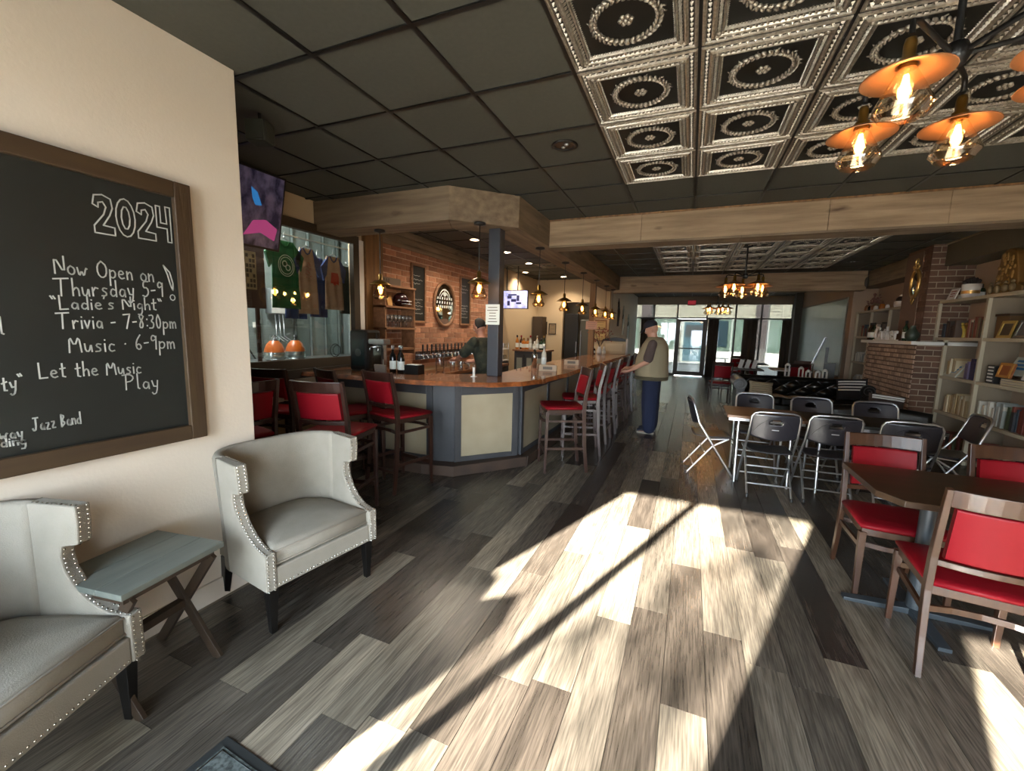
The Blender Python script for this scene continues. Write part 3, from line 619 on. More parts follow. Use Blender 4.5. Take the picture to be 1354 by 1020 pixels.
def across_street():
    b = thing('building', 'pale shopfront building across the street with brick piers and green blinds', 'building', (0, 25, 0))
    g = G(); g.box(-9, .1, 0, 12, 3, 5.5); g.build('wall', flat('pale_siding', '#6f6d64', .8), b)
    for k in range(9):
        g = G(); g.box(-9, .05, 2.47+k*.16, 12, .1, 2.61+k*.16); g.build('siding_board', flat('cream_siding', '#8b887a', .8), b)
    for x in (-7.2, -2.62, 2.98, 8.0):
        g = G(); g.box(x, -.12, 0, x+.56, .1, 3.9); p = g.build('brick_pier', flat('pier_mortar', '#625f5d', .9), b)
        for r in range(26):
            for c in range(2 if r % 2 else 3):
                x0 = x+.01+(c*.27 if r % 2 else max(0, c*.27-.13)); x1 = min(x+.55, x+.01+((c+1)*.27 if r % 2 else c*.27+.13))-.015
                q = G(); q.box(x0, -.135, .02+r*.148, x1, -.115, .15+r*.148)
                if r > 5: q.build('brick', flat('pier_brick', '#453d3d', .9), p)
    gm = flat('blind_green', '#4b5f54', .5); wm = flat('white_frame', '#9aa09b', .6)
    spans = [(-6.6, -2.7), (-2.0, -.62), (1.0, 2.9), (3.6, 7.9), (8.6, 11.9)]
    for a, c in spans:
        nn = max(2, round((c-a)/.95))
        for k in range(nn):
            x0, x1 = a+(c-a)*k/nn, a+(c-a)*(k+1)/nn
            g = G(); g.box(x0+.03, .03, .72, x1-.03, .07, 2.38); g.build('window', gm, b)
            g = G(); g.box(x0-.03, -.0, .7, x0+.03, .06, 2.42); g.build('window_post', wm, b)
        g = G(); g.box(a-.05, -.02, 2.38, c+.05, .07, 2.47); g.build('window_head', wm, b)
        g = G(); g.box(a-.05, -.04, .0, c+.05, .1, .7); g.build('stall_riser', flat('sunlit_riser', '#d8d6cf', .7), b)  # sunlit brightness of the lower front is put into this white
    g = G(); g.box(-.5, -.04, 0, .75, .05, 2.42); fr = g.build('door_frame', wm, b)
    g = G(); g.box(-.36, -.06, .12, .6, -.03, 2.2); g.build('door', flat('shop_door_glass', '#47606a', .2), b)
    g = G(); g.box(-.28, -.075, 1.42, .52, -.062, 2.05); sg = g.build('door_sign', flat('dark_sign', '#1a2227', .5), b)
    # bench-like dark window with blue glass further right
    g = G(); g.box(1.0, -.06, .95, 1.75, -.02, 2.3); g.build('display_window', flat('blue_glass', '#24353d', .2), b)
    g = G(); g.box(-9, -.9, 0, 12, .1, .06); g.build('kerb', flat('pale_kerb', '#cfcabf', .9), b)
    t = thing('planter_bench', 'white bench on the far pavement seen through the glass', 'bench', (1.15, 23.2, -.02))
    g = G(); g.box(-.6, -.25, .42, .6, .2, .47); g.build('seat', flat('bench_white', '#d5d2cb'), t)
    for x in (-.5, .45): g = G(); g.box(x, -.2, 0, x+.06, .18, .42); g.build('leg', flat('bench_white', '#d5d2cb'), t)
    # street tree behind the camera that dapples the sunlight
    tr = thing('street_tree', 'leafy tree on the pavement outside the front window', 'tree', (-3.4, -8.6, -.05))
    g = G(); g.tube([(0, 0, 0), (.05, 0, 1.5), (0, .1, 3)], [.13, .1, .08], 8); g.build('trunk', 'darkwood', tr)
    g = G(); R = random.Random(4)
    for k in range(16):
        a = R.uniform(0, 2*PI); l = R.uniform(.7, 1.5); z = R.uniform(2.6, 3.4)
        g.tube([(0, .1, z), (l*.5*math.cos(a), l*.5*math.sin(a), z+.6), (l*math.cos(a), l*math.sin(a), z+R.uniform(.9, 2))], [.05, .03, .012], 5)
    g2 = g; g = G()
    tips = [(0.49, 3.34), (0.38, 2.61), (0.08, 2.72), (0.24, 2.24), (0.07, 1.70), (-0.17, 2.08), (-0.39, 1.95), (0.55, 3.19), (0.46, 3.91), (0.7, 3.27), (0.2, 2.84), (0.44, 2.52), (0.12, 2.1), (-.18, 1.35), (0.87, 4.04), (0.67, 3.66), (1.45, 2.5), (1.2, 1.9)]
    for n_, (fx, fy) in enumerate(tips):
        t_ = 11.3+R.uniform(-.8, 1.2); c_ = Vector((fx, fy, 0))-SUN*(t_+fy) - Vector((-3.4, -8.6, -.05)); cr = R.uniform(.07, .13)
        g2.tube([(.0, .1, 3.0), tuple(c_*.55+Vector((0, 0, .9))), tuple(c_)], [.02, .008, .003], 5)
        for k in range(17):
            p = Vector((c_.x+R.gauss(0, cr*1.3), c_.y+R.gauss(0, cr), c_.z+R.gauss(0, cr*.8))); s = R.uniform(.04, .07)
            A = Vector((R.gauss(0, 1), R.gauss(0, 1), R.gauss(0, 1))).normalized()*s; B = A.cross(Vector((R.gauss(0, 1), R.gauss(0, 1), 1))).normalized()*s*.6
            g.add([p-A, p+B, p+A, p-B], [(0, 1, 2, 3)])
    g2.build('branches', 'darkwood', tr)
    stuff(g.build('foliage', flat('leaf_green', '#4c6b34', .7), tr))
across_street()
# ================================================================= CHALKBOARD WALL
def chalkboard():
    X0 = -2.417
    t = thing('chalkboard', 'large chalkboard in a brown wooden frame announcing 2024 events on the beige wall', 'chalkboard', (X0, 0, 0))
    y1 = 1.435; y0 = -.62
    zt = lambda y: 2.235+.012*(y-.6)
    g = G(); g.box(.0, y0, .98, .012, y1, 2.25); g.build('slate', 'slatebd', t)
    w = .075
    for nm, bx in (('frame_side', (0, y1-w, .97, .04, y1, 2.26)), ('frame_side', (0, y0, .97, .04, y0+w, 2.26))):
        g = G(); g.box(*bx); g.build(nm, 'frame', t, bevel=.004)
    for z in (.97, 2.26-w):
        g = G(); g.box(0, y0+w, z, .04, y1-w, z+w); g.build('frame_rail', 'frameh', t, bevel=.004)
    def line(text, a, b, h, wd=.0055, seed=1):
        g = G(); n = write(G(), text, (0, 0, 0), (0, 1, 0), (0, 0, 1), h, wd); ln = math.hypot(b[0]-a[0], b[1]-a[1]); k = ln/n
        u = Vector((0, b[0]-a[0], b[1]-a[1]))/ln*k
        write(g, text, (.0155, a[0], a[1]), u, (0, 0, 1), h, wd, seed=seed); stuff(g.build('chalk_writing', 'chalk', t))
    for n_, (tx, a_, b_, h_) in enumerate((('Now Open on', (.908, 1.762), (1.262, 1.768), .072), ('Thursday 5-9', (.905, 1.675), (1.298, 1.700), .072), ('"Ladie\'s Night"', (.885, 1.620), (1.288, 1.638), .056),
        ('Trivia - 7-8:30pm', (.900, 1.540), (1.342, 1.548), .066), ('Music . 6-9pm', (.925, 1.440), (1.330, 1.448), .07), ('Let the Music', (.825, 1.342), (1.178, 1.335), .062), ('Play', (1.105, 1.262), (1.245, 1.255), .072),
        ('Jazz Band', (.790, 1.132), (.940, 1.136), .052), ('way', (.700, 1.118), (.765, 1.114), .045), ('ding', (.700, 1.088), (.772, 1.084), .038), ('rty"', (.70, 1.293), (.785, 1.318), .055), ('il', (.725, 1.518), (.755, 1.518), .065))):
        line(tx, a_, b_, h_, seed=n_+2)
    # big exclamation mark
    g = G()
    pts = [(1.300, 1.852), (1.325, 1.822), (1.336, 1.77), (1.334, 1.735), (1.325, 1.76), (1.315, 1.81), (1.300, 1.852)]
    def poly(pts, closed=False, wd=.006):
        P = [Vector((.0155, y, z)) for y, z in pts]
        for a, b in zip(P, P[1:]+(P[:1] if closed else [])):
            d = (b-a)
            if d.length < 1e-5: continue
            d.normalize(); q = Vector((1, 0, 0)).cross(d)*wd/2; e = d*wd*.4
            g.add([a-q-e, b-q+e, b+q+e, a+q-e], [(0, 1, 2, 3)])
    poly(pts); poly([(1.330+.011*math.cos(a), 1.700+.014*math.sin(a)) for a in [k*PI/4 for k in range(8)]], True, .004)
    g.build('chalk_writing', 'chalk', t)
    # outlined 2024
    g = G()
    two = [(0, .72), (.05, .95), (.25, 1), (.45, .93), (.48, .7), (.4, .5), (.22, .22), (.5, .2), (.5, 0), (0, 0), (.0, .18), (.25, .5), (.32, .7), (.25, .82), (.14, .78), (.13, .66)]
    zero = [(.25+.25*math.cos(a), .5+.5*math.sin(a)) for a in [k*PI/8 for k in range(16)]]
    zin = [(.25+.11*math.cos(a), .5+.3*math.sin(a)) for a in [k*PI/5 for k in range(10)]]
    four = [(.28, 1), (.42, 1), (.42, 0), (.3, 0), (.3, .38), (0, .38), (0, .98), (.12, .98), (.12, .52), (.3, .52)]
    oy, oz, h, wx = 1.050, 1.955, .165, .16
    for k, sh in enumerate(((two,), (zero, zin), (two,), (four,))):
        for s_ in sh: poly([(oy+k*.079+p[0]*.142, oz+.004*k+p[1]*h) for p in s_], True, .0055)
    g.build('chalk_writing', 'chalk', t)
chalkboard()

# ================================================================= ARMCHAIRS
def armchair(label, loc, rz):
    t = thing('armchair', label, 'armchair', loc, rz, 'nailhead armchairs against the beige wall')
    def flare(p):   # local: +y is the front
        x, y, z = p; k = max(0, z-.45)
        return Vector((x*(1+.16*k), y-.04*k, z))
    TH = .055; Wd = .345
    # side profile from front bottom, going up and back
    prof = [(.30, .25), (.30, .445), (.255, .45), (.20, .465), (.145, .50), (.095, .555), (.062, .62), (.052, .675), (.06, .715), (.125, .725), (.13, .80), (.128, .875), (-.06, .885), (-.06, .25)]
    for s in (-1, 1):
        g = G()
        a0, a1 = sorted((s*(Wd-TH), s*Wd)); n = len(prof)
        vs = [flare((a, p[0], p[1])) for a in (a0, a1) for p in prof]
        g.add(vs, [(i, (i+1) % n, n+(i+1) % n, n+i) for i in range(n)])
        # caps split into quads bottom/top to stay planar enough
        g.add([flare((a0, p[0], p[1])) for p in prof], [tuple(range(n))[::-1]]); g.add([flare((a1, p[0], p[1])) for p in prof], [tuple(range(n))])
        g.build('arm', 'linen', t, bevel=.006, fix=True)
    # curved back wall
    path = []
    r = .22; y0 = -.06; yb = -.28
    path += [(-Wd, y0)] + [(-Wd+r-r*math.cos(a), yb+r-r*math.sin(a)) for a in [k*PI/2/8 for k in range(9)]]
    path += [(x, yb-.0) for x in (-.1, 0, .1)] + [(Wd-r+r*math.sin(a), yb+r-r*math.cos(a)) for a in [k*PI/2/8 for k in range(9)]] + [(Wd, y0)]
    def off(i, d):
        a, b = Vector(path[max(i-1, 0)]), Vector(path[min(i+1, len(path)-1)]); q = (b-a).normalized(); nn = Vector((-q.y, q.x)); p = Vector(path[i])+nn*d
        return p
    rings = []
    for i in range(len(path)):
        o_, i_ = off(i, 0), off(i, TH); top = .885 + .0*i
        if i in (0, len(path)-1): o_.y = i_.y = y0
        rings.append([flare((o_.x, o_.y, .25)), flare((o_.x, o_.y, .55)), flare((o_.x, o_.y, top-.02)), flare(((o_.x*.8+i_.x*.2), (o_.y*.8+i_.y*.2), top)), flare(((o_.x*.2+i_.x*.8), (o_.y*.2+i_.y*.8), top)), flare((i_.x, i_.y, top-.02)), flare((i_.x, i_.y, .55)), flare((i_.x, i_.y, .25))])
    g = G(); g.loft(rings, True, 0, True); g.build('backrest', 'linen', t)
    # base frame
    g = G(); g.box(-Wd+TH, .245, .25, Wd-TH, .295, .36); g.box(-Wd+TH, -.3, .25, Wd-TH, .245, .30)
    g.build('seat_base', 'linen', t, bevel=.008)
    # T cushion
    top = []
    cp = [(-.285, .275), (.285, .275), (.295, .265), (.287, .05), (.27, -.1), (.2, -.21), (.1, -.25), (0, -.258), (-.1, -.25), (-.2, -.21), (-.27, -.1), (-.287, .05), (-.295, .265)]
    def crown(f, z, c):
        return [(p[0]*f, .0+(p[1]-.02)*f+.02, z) for p in cp]
    g = G(); g.loft([crown(.97, .355, 0), crown(1, .372, 0), crown(1, .437, 0), crown(.97, .452, 0), crown(.85, .462, 0), crown(.5, .474, 0), crown(.1, .478, 0)], True)
    cu = g.build('seat_cushion', 'linen', t)
    for z in (.372, .44):
        g = G(); g.tube([(p[0]*1.008, (p[1]-.02)*1.008+.02, z) for p in cp], .005, 6, closed=True); g.build('piping', 'piping', cu)
    # legs
    for x, y, sp in ((-.30, .255, .0), (.30, .255, 0), (-.27, -.24, -.05), (.27, -.24, -.05)):
        g = G(); g.loft([[Vector((x+a*w, y+b*w+o_, z)) for a, b in ((-1, -1), (1, -1), (1, 1), (-1, 1))] for z, w, o_ in ((.255, .026, 0), (.0, .015, sp))], True, 0, False)
        g.build('leg', 'legblack', t, bevel=.002)
    # nailheads
    g = G()
    def nail(p, nrm):
        p, nrm = Vector(p), Vector(nrm).normalized(); a = g.ring(p, nrm, .0048, 6); b = g.ring(p+nrm*.0022, nrm, .003, 6); g.loft([a, b], True, 0, True)
    for s in (-1, 1):
        P = [Vector((0, p[0], p[1])) for p in prof[0:13]]
        dist = 0; step = .0185
        for a, b in zip(P, P[1:]):
            L = (b-a).length; d = (b-a)/L; k = (step-dist) if dist else 0
            nn = Vector((0, d.z, -d.y))
            x = k
            while x < L:
                q = a+d*x
                for rr in (.012, .042):
                    if a.z > .87 and rr == .012: continue
                    w = flare((s*(Wd-rr), q.y, q.z)); nail(w+nn*.0005, nn)
                x += step
            dist = (dist+L) % step
    for k in range(30):
        x = -.275+k*.55/29; nail((x, .2955, .268), (0, 1, 0))
    stuff(g.build('nailhead_trim', 'nail', t))
    # wrinkles: back centre seam
    return t
a1 = math.radians(-82)
# front legs (-1.896,1.344) and (-1.80,2.025): seat faces +x
def place_front(p0, p1, depth=.255):
    c = (Vector(p0)+Vector(p1))/2; d = (Vector(p1)-Vector(p0)).normalized(); f = Vector((d.y, -d.x))
    return (c.x-f.x*depth, c.y-f.y*depth, 0), math.atan2(f.y, f.x)-PI/2
l, a = place_front((-1.89, 1.35), (-1.79, 2.02))
armchair('grey-beige nailhead armchair between the side table and the bar stools', l, a)
l, a = place_front((-1.745, .262), (-1.968, .82))
armchair('grey-beige nailhead armchair left of the side table, directly below the chalkboard', l, a)

def side_table():
    t = thing('side_table', 'grey wooden side table with crossed dark legs between the two armchairs', 'table', (-2.125, .975, 0), math.radians(9))
    g = G()
    for k in range(3): 
        g = G(); g.box(-.2+k*.1345, -.215, .535, -.2+k*.1345+.1335, .215, .56); g.build('top_board', 'greytop', t, bevel=.002)
    g = G(); g.box(-.17, -.19, .50, .17, .19, .535); g.build('apron', 'darkwood', t)
    for y in (-.17, .17):
        for s in (-1, 1):
            g = G(); g.sweep([(s*.17, y+s*.009, .51), (-s*.19, y+s*.009, 0)], .018, .045, (0, 1, 0)); g.build('leg', 'darkwood', t, bevel=.002)
    g = G(); g.box(-.02, -.17, .235, .02, .17, .27); g.build('stretcher', 'darkwood', t)
side_table()
def doormat():
    t = thing('doormat', 'dark rubber-edged doormat with a grey pattern lying on the floor', 'mat', (-1.30, .555, 0), math.radians(-3))
    g = G(); g.box(-.25, -.35, 0, .25, .35, .008); g.build('rubber_border', 'rubber', t, bevel=.003)
    g = G(); g.box(-.215, -.315, .008, .215, .315, .012); p = g.build('carpet_insert', 'carpet', t)
    g = G(); g.tube([(-.205, -.305, .0125), (.205, -.305, .0125), (.205, .305, .0125), (-.205, .305, .0125)], .003, 4, closed=True); g.build('border_line', flat('mat_line', '#7b827f', .9), p)
doormat()

# ================================================================= WOODEN CHAIRS
def wood_chair(name, label, loc, rz, seat=.47, top=.93, wood='cherry', group=None, cat='chair', padw=.17):
    """front is +y; bar stools use a higher seat"""
    t = thing(name, label, cat, loc, rz, group)
    bar = seat > .6; W = .205; D = .205; st = seat-.055
    for s in (-1, 1):
        pts = [(s*(W+.002), -D-.055, 0), (s*W, -D-.02, st*.45), (s*W, -D, st), (s*W, -D-.012, seat+.12), (s*W, -D-.075, top)]
        g = G(); g.sweep(pts, [.024, .026, .028, .028, .024], [.036, .042, .046, .042, .03]); g.build('leg', wood, t, bevel=.003)
        g = G(); g.sweep([(s*(W+.01), D+.012, 0), (s*(W+.008), D, st)], [.026, .036], [.026, .038]); g.build('leg', wood, t, bevel=.003)
    yb = lambda z: -D-.012-(.063)*max(0, (z-seat-.12))/(top-seat-.12)
    # curved rails
    def rail(z0, z1, nm, m, th=.02, w=W-.01, bow=.035, parent=t, off=0, bev=.004):
        n = 20 if m == 'red' else 8; rings = []
        for i in range(n+1):
            x = -w+2*w*i/n; b = -bow*(1-(x/w)**2)+off
            rings.append([Vector((x, yb(z)+b+dy, z)) for z, dy in ((z0, -th/2), (z0, th/2), (z1, th/2), (z1, -th/2))])
        g = G(); g.loft(rings, True, 0, False); return g.build(nm, m, parent, bevel=bev)
    H = top-seat
    rail(top-.085, top-.002, 'top_rail', wood)
    rail(seat+.075, seat+.105, 'lower_rail', wood, .016, bow=.03)
    rail(seat+.115, top-.09, 'backrest', 'red', .034, padw+.0, .028, bev=.010)
    # seat frame with bowed front, cushion
    def outline(f, e=0):
        pts = [(-W*f-.012-e, D+.0+e), ]
        n = 8
        pts = [(-(W+.018+e)+2*(W+.018+e)*i/n, D+.008+e+.018*(1-(2*i/n-1)**2)) for i in range(n+1)]
        pts += [(W+.0+e, -D-.01-e), (-W-.0-e, -D-.01-e)]
        return pts
    g = G(); g.prism(outline(1, -.004)[::-1], st-.02, st+.022); g.build('seat_frame', wood, t, bevel=.004)
    rings = []
    for e, z in ((-.004, st+.022), (.006, st+.03), (.008, seat-.012), (-.004, seat-.001), (-.03, seat+.004), (-.09, seat+.008)):
        rings.append([Vector((p[0], p[1], z)) for p in outline(1, e)])
    g = G(); g.loft(rings, True); g.build('seat', 'red', t)
    # stretchers
    zz = [.19] if bar else [.19]
    def bow(z, y, nm='stretcher'):
        g = G(); g.sweep([(-W, y, z), (-W*.5, y+.035, z), (0, y+.045, z), (W*.5, y+.035, z), (W, y, z)], .03, .016, (0, 0, 1)); g.build(nm, wood, t, bevel=.002)
    if bar:
        bow(st-.11, D); bow(st-.10, -D-.02)
        for s in (-1, 1):
            g = G(); g.box(s*W-.008, -D, st-.12, s*W+.008, D, st-.095); g.build('stretcher', wood, t)
            g = G(); g.box(s*W-.009, -D-.03, .26, s*W+.009, D, .29); g.build('stretcher', wood, t, bevel=.002)
        g = G(); g.box(-W, D-.01, .20, W, D+.012, .235); g.build('foot_rail', wood, t, bevel=.002)
        g = G(); g.box(-W, -D-.05, .20, W, -D-.03, .225); g.build('stretcher', wood, t)
    else:
        bow(st-.09, -D-.01); bow(st-.08, D-.01)
        for s in (-1, 1):
            g = G(); g.box(s*W-.008, -D, st-.12, s*W+.008, D, st-.09); g.build('stretcher', wood, t, bevel=.002)
    # floor glides
    for x, y in ((-W, -D-.055), (W, -D-.055), (-W-.01, D+.012), (W+.01, D+.012)):
        pass
    return t
cA = wood_chair('dining_chair', 'red vinyl dining chair with a walnut frame, its back towards the sun patch', (1.34, 2.66, 0), math.radians(-7), wood='oak', group='red chairs at the front table')
def dc(label, loc, rz): return dup(cA, loc, rz, label)
dc('red vinyl dining chair on the far side of the front table, beside the folding chairs', (1.26, 3.29, 0), math.radians(180))
dc('red vinyl dining chair across the front table, in front of the open shelves', (1.90, 3.27, 0), math.radians(180))

def front_table():
    t = thing('pedestal_table', 'dark walnut table with clipped corners on a black pedestal beside the red chairs', 'table', (1.6, 3.02, 0))
    pl = [(-.61, -.20), (-.53, -.33), (.53, -.33), (.61, -.2), (.61, .2), (.53, .36), (-.61, .36)]
    g = G(); g.prism(pl, .725, .76, 'z'); g.build('tabletop', 'tabledark', t, bevel=.003)
    for x in (-.29, ):
        g = G(); g.cyl((x, 0, .03), (x, 0, .72), .038, n=16); g.build('pedestal', flat('pedestal_grey', '#33383c', .35), t)
        g = G(); g.box(x-.2, -.2, .7, x+.2, .2, .724); g.build('top_plate', 'black', t)
        for k in range(4):
            R = Rz(k*PI/2+PI/4*0); g = G(); g.loft([[Vector((x, 0, 0))+R @ Vector((d, a*w, z)) for a, z in ((-1, 0), (1, 0), (1, h), (-1, h))] for d, w, h in ((.03, .035, .035), (.34, .028, .02))], True, 0, False); g.build('foot', flat('foot_steel', '#33393e', .4), t, bevel=.003)
front_table()

# bar stools along the side of the bar
s0 = wood_chair('bar_stool', 'red vinyl bar stool nearest along the long side of the bar', (-1.31, 4.66, 0), math.radians(118), seat=.75, top=1.165, group='red bar stools along the bar', cat='bar stool')
def bs(label, loc, rz): return dup(s0, loc, rz, label)
ords = ['second', 'third', 'fourth', 'fifth', 'sixth', 'seventh', 'eighth']
R_ = random.Random(3)
for k, y in enumerate((5.42, 6.12, 6.80, 7.45, 8.15, 8.85, 9.55)):
    bs('red vinyl bar stool, %s from the near end along the long side of the bar' % ords[k], (-1.27+R_.uniform(-.02, .02), y, 0), math.radians(90+(18 if k == 0 else R_.uniform(-4, 10))))
bs('red vinyl bar stool in front of the bar, closest to the pale corner panel', (-2.63, 3.42, 0), math.radians(-12))
bs('red vinyl bar stool behind the armchair with its back to the room', (-2.62, 2.60, 0), math.radians(14))
bs('red vinyl bar stool half hidden behind the one at the armchair', (-3.13, 3.3, 0), math.radians(-20))
bs('dark bar stool under the brew room window ledge', (-3.72, 3.05, 0), math.radians(10))
bs('red vinyl stool in the dark corner beside the end of the beige wall', (-3.20, 2.12, 0), math.radians(80))

# small pub table in the alcove
def pub_table():
    t = thing('pub_table', 'small table with a pale top in the dark corner behind the armchair', 'table', (-3.70, 2.60, 0))
    g = G(); g.box(-.22, -.24, .86, .22, .2, .895); g.build('tabletop', flat('pinkish_top', '#a08f80', .4), t, bevel=.004)
    g = G(); g.cyl((0, 0, 0), (0, 0, .86), .03); g.build('pedestal', 'black', t)
    g = G(); g.lathe([(.001, .03), (.06, .03), (.2, .012), (.22, 0)], 20, cap=True); g.build('base', 'black', t)
pub_table()

# ================================================================= FOLDING CHAIRS
def folding_chair(label, loc, rz):
    t = thing('folding_chair', label, 'chair', loc, rz, 'black plastic folding chairs round the long table')
    W = .215
    g = G()
    def arc(z, y): return [(-W, y, z)]
    P = [(-W, .25, .0), (-W, -.02, .42), (-W+.005, -.135, .60), (-W+.01, -.20, .80), (-W+.03, -.21, .835), (-W+.07, -.215, .85), (0, -.225, .855), (W-.07, -.215, .85), (W-.03, -.21, .835), (W-.01, -.20, .80), (W-.005, -.135, .60), (W, -.02, .42), (W, .25, 0)]
    g.tube(P, .0115, 8); g.build('back_frame', 'alu', t)
    g = G(); w = W-.024; g.tube([(-w, -.24, 0), (-w, .02, .34), (-w, .17, .43)], .0105, 8); g.build('leg', 'alu', t)
    g = G(); g.tube([(w, -.24, 0), (w, .02, .34), (w, .17, .43)], .0105, 8); g.build('leg', 'alu', t)
    for z, y, ww in ((.13, .166, W), (.12, -.17, w), (.27, -.058, w)):
        g = G(); g.cyl((-ww, y, z), (ww, y, z), .008, n=8); g.build('crossbar', 'alu', t)
    for s in (-1, 1):
        g = G(); g.cyl((s*(W-.012), -.01, .42), (s*(W-.012), .18, .435), .009, n=8); g.build('seat_rail', 'alu', t)
        for y, x in ((.25, W), (-.24, w)):
            g = G(); g.cyl((s*x, y, 0), (s*x, y*(.98), .03), .0145, n=8); g.build('foot_cap', 'plasticd', t)
    # backrest shell with grip slot, rounded corners
    def fb(u, v):
        x = (u-.5)*2; z = .60+.235*v - .02*(1-v)*(1-x*x) * 1.5
        hw = (W-.004) - .012*(1-v)
        if v > .85: pass
        y = -.135-.075*v - .045*(1-x*x)
        # round the corners by pulling in
        cx = abs(x); zz = z
        if v > .8 and cx > .85: hw -= .02*((v-.8)/.2)*((cx-.85)/.15)
        return (x*hw, y, zz)
    skip = lambda i, j: (j in (10, 11) and 9 <= i <= 14) or (j == 12 and 10 <= i <= 13)
    g = G(); g.grid(fb, 24, 16, 0, True, skip); g.build('backrest', 'plastic', t, solid=.008)
    def fs(u, v):
        x = (u-.5)*2; y = -.17+.40*v; hw = W-.022-.01*(abs(v-.5)*2)**4*2
        z = .44 + .012*(x*x) - .03*max(0, (v-.88)/.12)**1.5 - .008*math.sin(v*PI) 
        return (x*hw, y, z)
    g = G(); g.grid(fs, 16, 14, 0, True); g.build('seat', 'plastic', t, solid=.012)
    g = G()
    for s in (-1, 1):
        pts = [Vector(fb(.5+s*(.08+.36*k/8), .83-.6*(k/8)**2)) + Vector((0, -.0052, 0)) for k in range(9)]
        g.tube(pts, .0014, 4)
    g.build('moulded_groove', 'plasticd', t)
    g = G(); p = Vector(fb(.5, .42)); g.obox(p+Vector((0, -.006, 0)), (.06, .002, .009), Rx(-.3)); g.build('maker_plate', flat('silver_label', '#b9b9b9', .4), t)
    return t
f0 = folding_chair('black folding chair on this side of the long table, nearest the open floor', (.80, 4.86, 0), math.radians(3))
def fc(label, loc, rz): return dup(f0, loc, rz, label)
fc('second black folding chair on this side of the long table', (1.30, 4.93, 0), math.radians(1))
fc('third black folding chair on this side of the long table, behind the red chair', (1.87, 4.93, 0), math.radians(-4))
fc('black folding chair at the end of the long table, facing right towards it', (.27, 5.32, 0), math.radians(-84))
fc('black folding chair across the long table, below the sofa arm', (.80, 5.86, 0), math.radians(180))
fc('black folding chair across the long table, in front of the sofa seat', (1.40, 5.84, 0), math.radians(181))
fc('black folding chair across the long table, in front of the dark loveseat', (2.0, 5.82, 0), math.radians(179))
fc('black folding chair standing askew in front of the lower bookshelves', (2.46, 5.52, 0), math.radians(86))

def long_table(label, x0, x1, y0, y1, topm):
    t = thing('folding_table', label, 'table', ((x0+x1)/2, (y0+y1)/2, 0)); w, d = (x1-x0)/2, (y1-y0)/2
    g = G(); g.box(-w, -d, .71, w, d, .74); g.build('tabletop', topm, t, bevel=.004)
    g = G(); g.box(-w+.02, -d+.02, .68, w-.02, -d+.04, .71); g.box(-w+.02, d-.04, .68, w-.02, d-.02, .71); g.build('apron', 'alu', t)
    for s in (-1, 1):
        for q in (-1, 1):
            g = G(); g.tube([(s*(w-.12), q*(d-.1), .70), (s*(w-.12), q*(d-.08), .35), (s*(w-.12), q*(d-.05), 0)], .014, 8); g.build('leg', 'alu', t)
        g = G(); g.cyl((s*(w-.12), -d+.08, .3), (s*(w-.12), d-.08, .3), .009); g.build('crossbar', 'alu', t)
long_table('long folding table with an orange-brown wood top between the folding chairs', .42, 1.15, 4.98, 5.62, 'foldtop')
long_table('long folding table with a dark top between the folding chairs and the shelves', 1.16, 2.22, 4.98, 5.62, flat('dark_table_top', '#191a15', .55))

# ================================================================= SOFAS
def chesterfield(label, loc, rz, L=2.0):
    t = thing('sofa', label, 'sofa', loc, rz)
    h = L/2
    g = G(); g.box(-h+.1, -.42, .12, h-.1, .42, .30); g.build('base', 'leather', t, bevel=.01)
    # tufted back: front is -y
    def fb(u, v):
        x = (-h+.16)+(L-.32)*u; a = v
        z = .38+.36*a; y = .26-.04*math.sin(a*PI*.5)
        sx = math.cos(u*PI*2*5)*.5+.5; szz = math.cos((a*3+(0))*PI*2)*.5+.5
        y -= .035*(abs(math.sin(u*PI*5+PI*a*1.5))**.7*abs(math.sin(u*PI*5-PI*a*1.5))**.7)*2.2
        return (x, y, z)
    g = G(); g.grid(fb, 56, 24, 0, True); g.build('tufted_back', 'leather', t, solid=.02)
    g = G()
    def roll(g, p0, p1, r): 
        g.cyl(p0, p1, r, n=20)
    g.cyl((-h+.1, .34, .70), (h-.1, .34, .70), .085, n=20); g.box(-h+.12, .29, .3, h-.12, .42, .72); g.build('rolled_back', 'leather', t)
    for s in (-1, 1):
        g = G(); g.box(s*(h-.09)-.07, -.40, .12, s*(h-.09)+.07, .40, .62); g.cyl((s*(h-.07), -.42, .65), (s*(h-.07), .42, .65), .115, n=22); a = g.build('arm', 'leather', t, bevel=.004)
        # scroll face
        g = G(); pts = []
        for k in range(30):
            q = k/29; r = .105*(1-.75*q); an = s*(-PI/2+q*PI*3.2); pts.append((s*(h-.07)+r*math.cos(an)*(1), -.425, .65+r*math.sin(an)))
        g.tube(pts, .007, 6); g.build('scroll_piping', flat('grey_leather_edge', '#4b4a49', .3), a)
    n = 3; w = (L-.36)/n
    for k in range(n):
        x = -h+.18+w*k; g = G(); g.box(x+.004, -.43, .30, x+w-.004, .24, .44); g.build('seat_cushion', 'leather', t, bevel=.035)
    for x in (-h+.15, h-.15):
        for y in (-.35, .35): g = G(); g.cyl((x, y, 0), (x, y, .12), .03, .04); g.build('leg', 'darkwood', t)
    return t
chesterfield('black buttoned chesterfield sofa with scrolled arms beyond the long tables', (1.93, 9.55, 0), 0, 2.12)
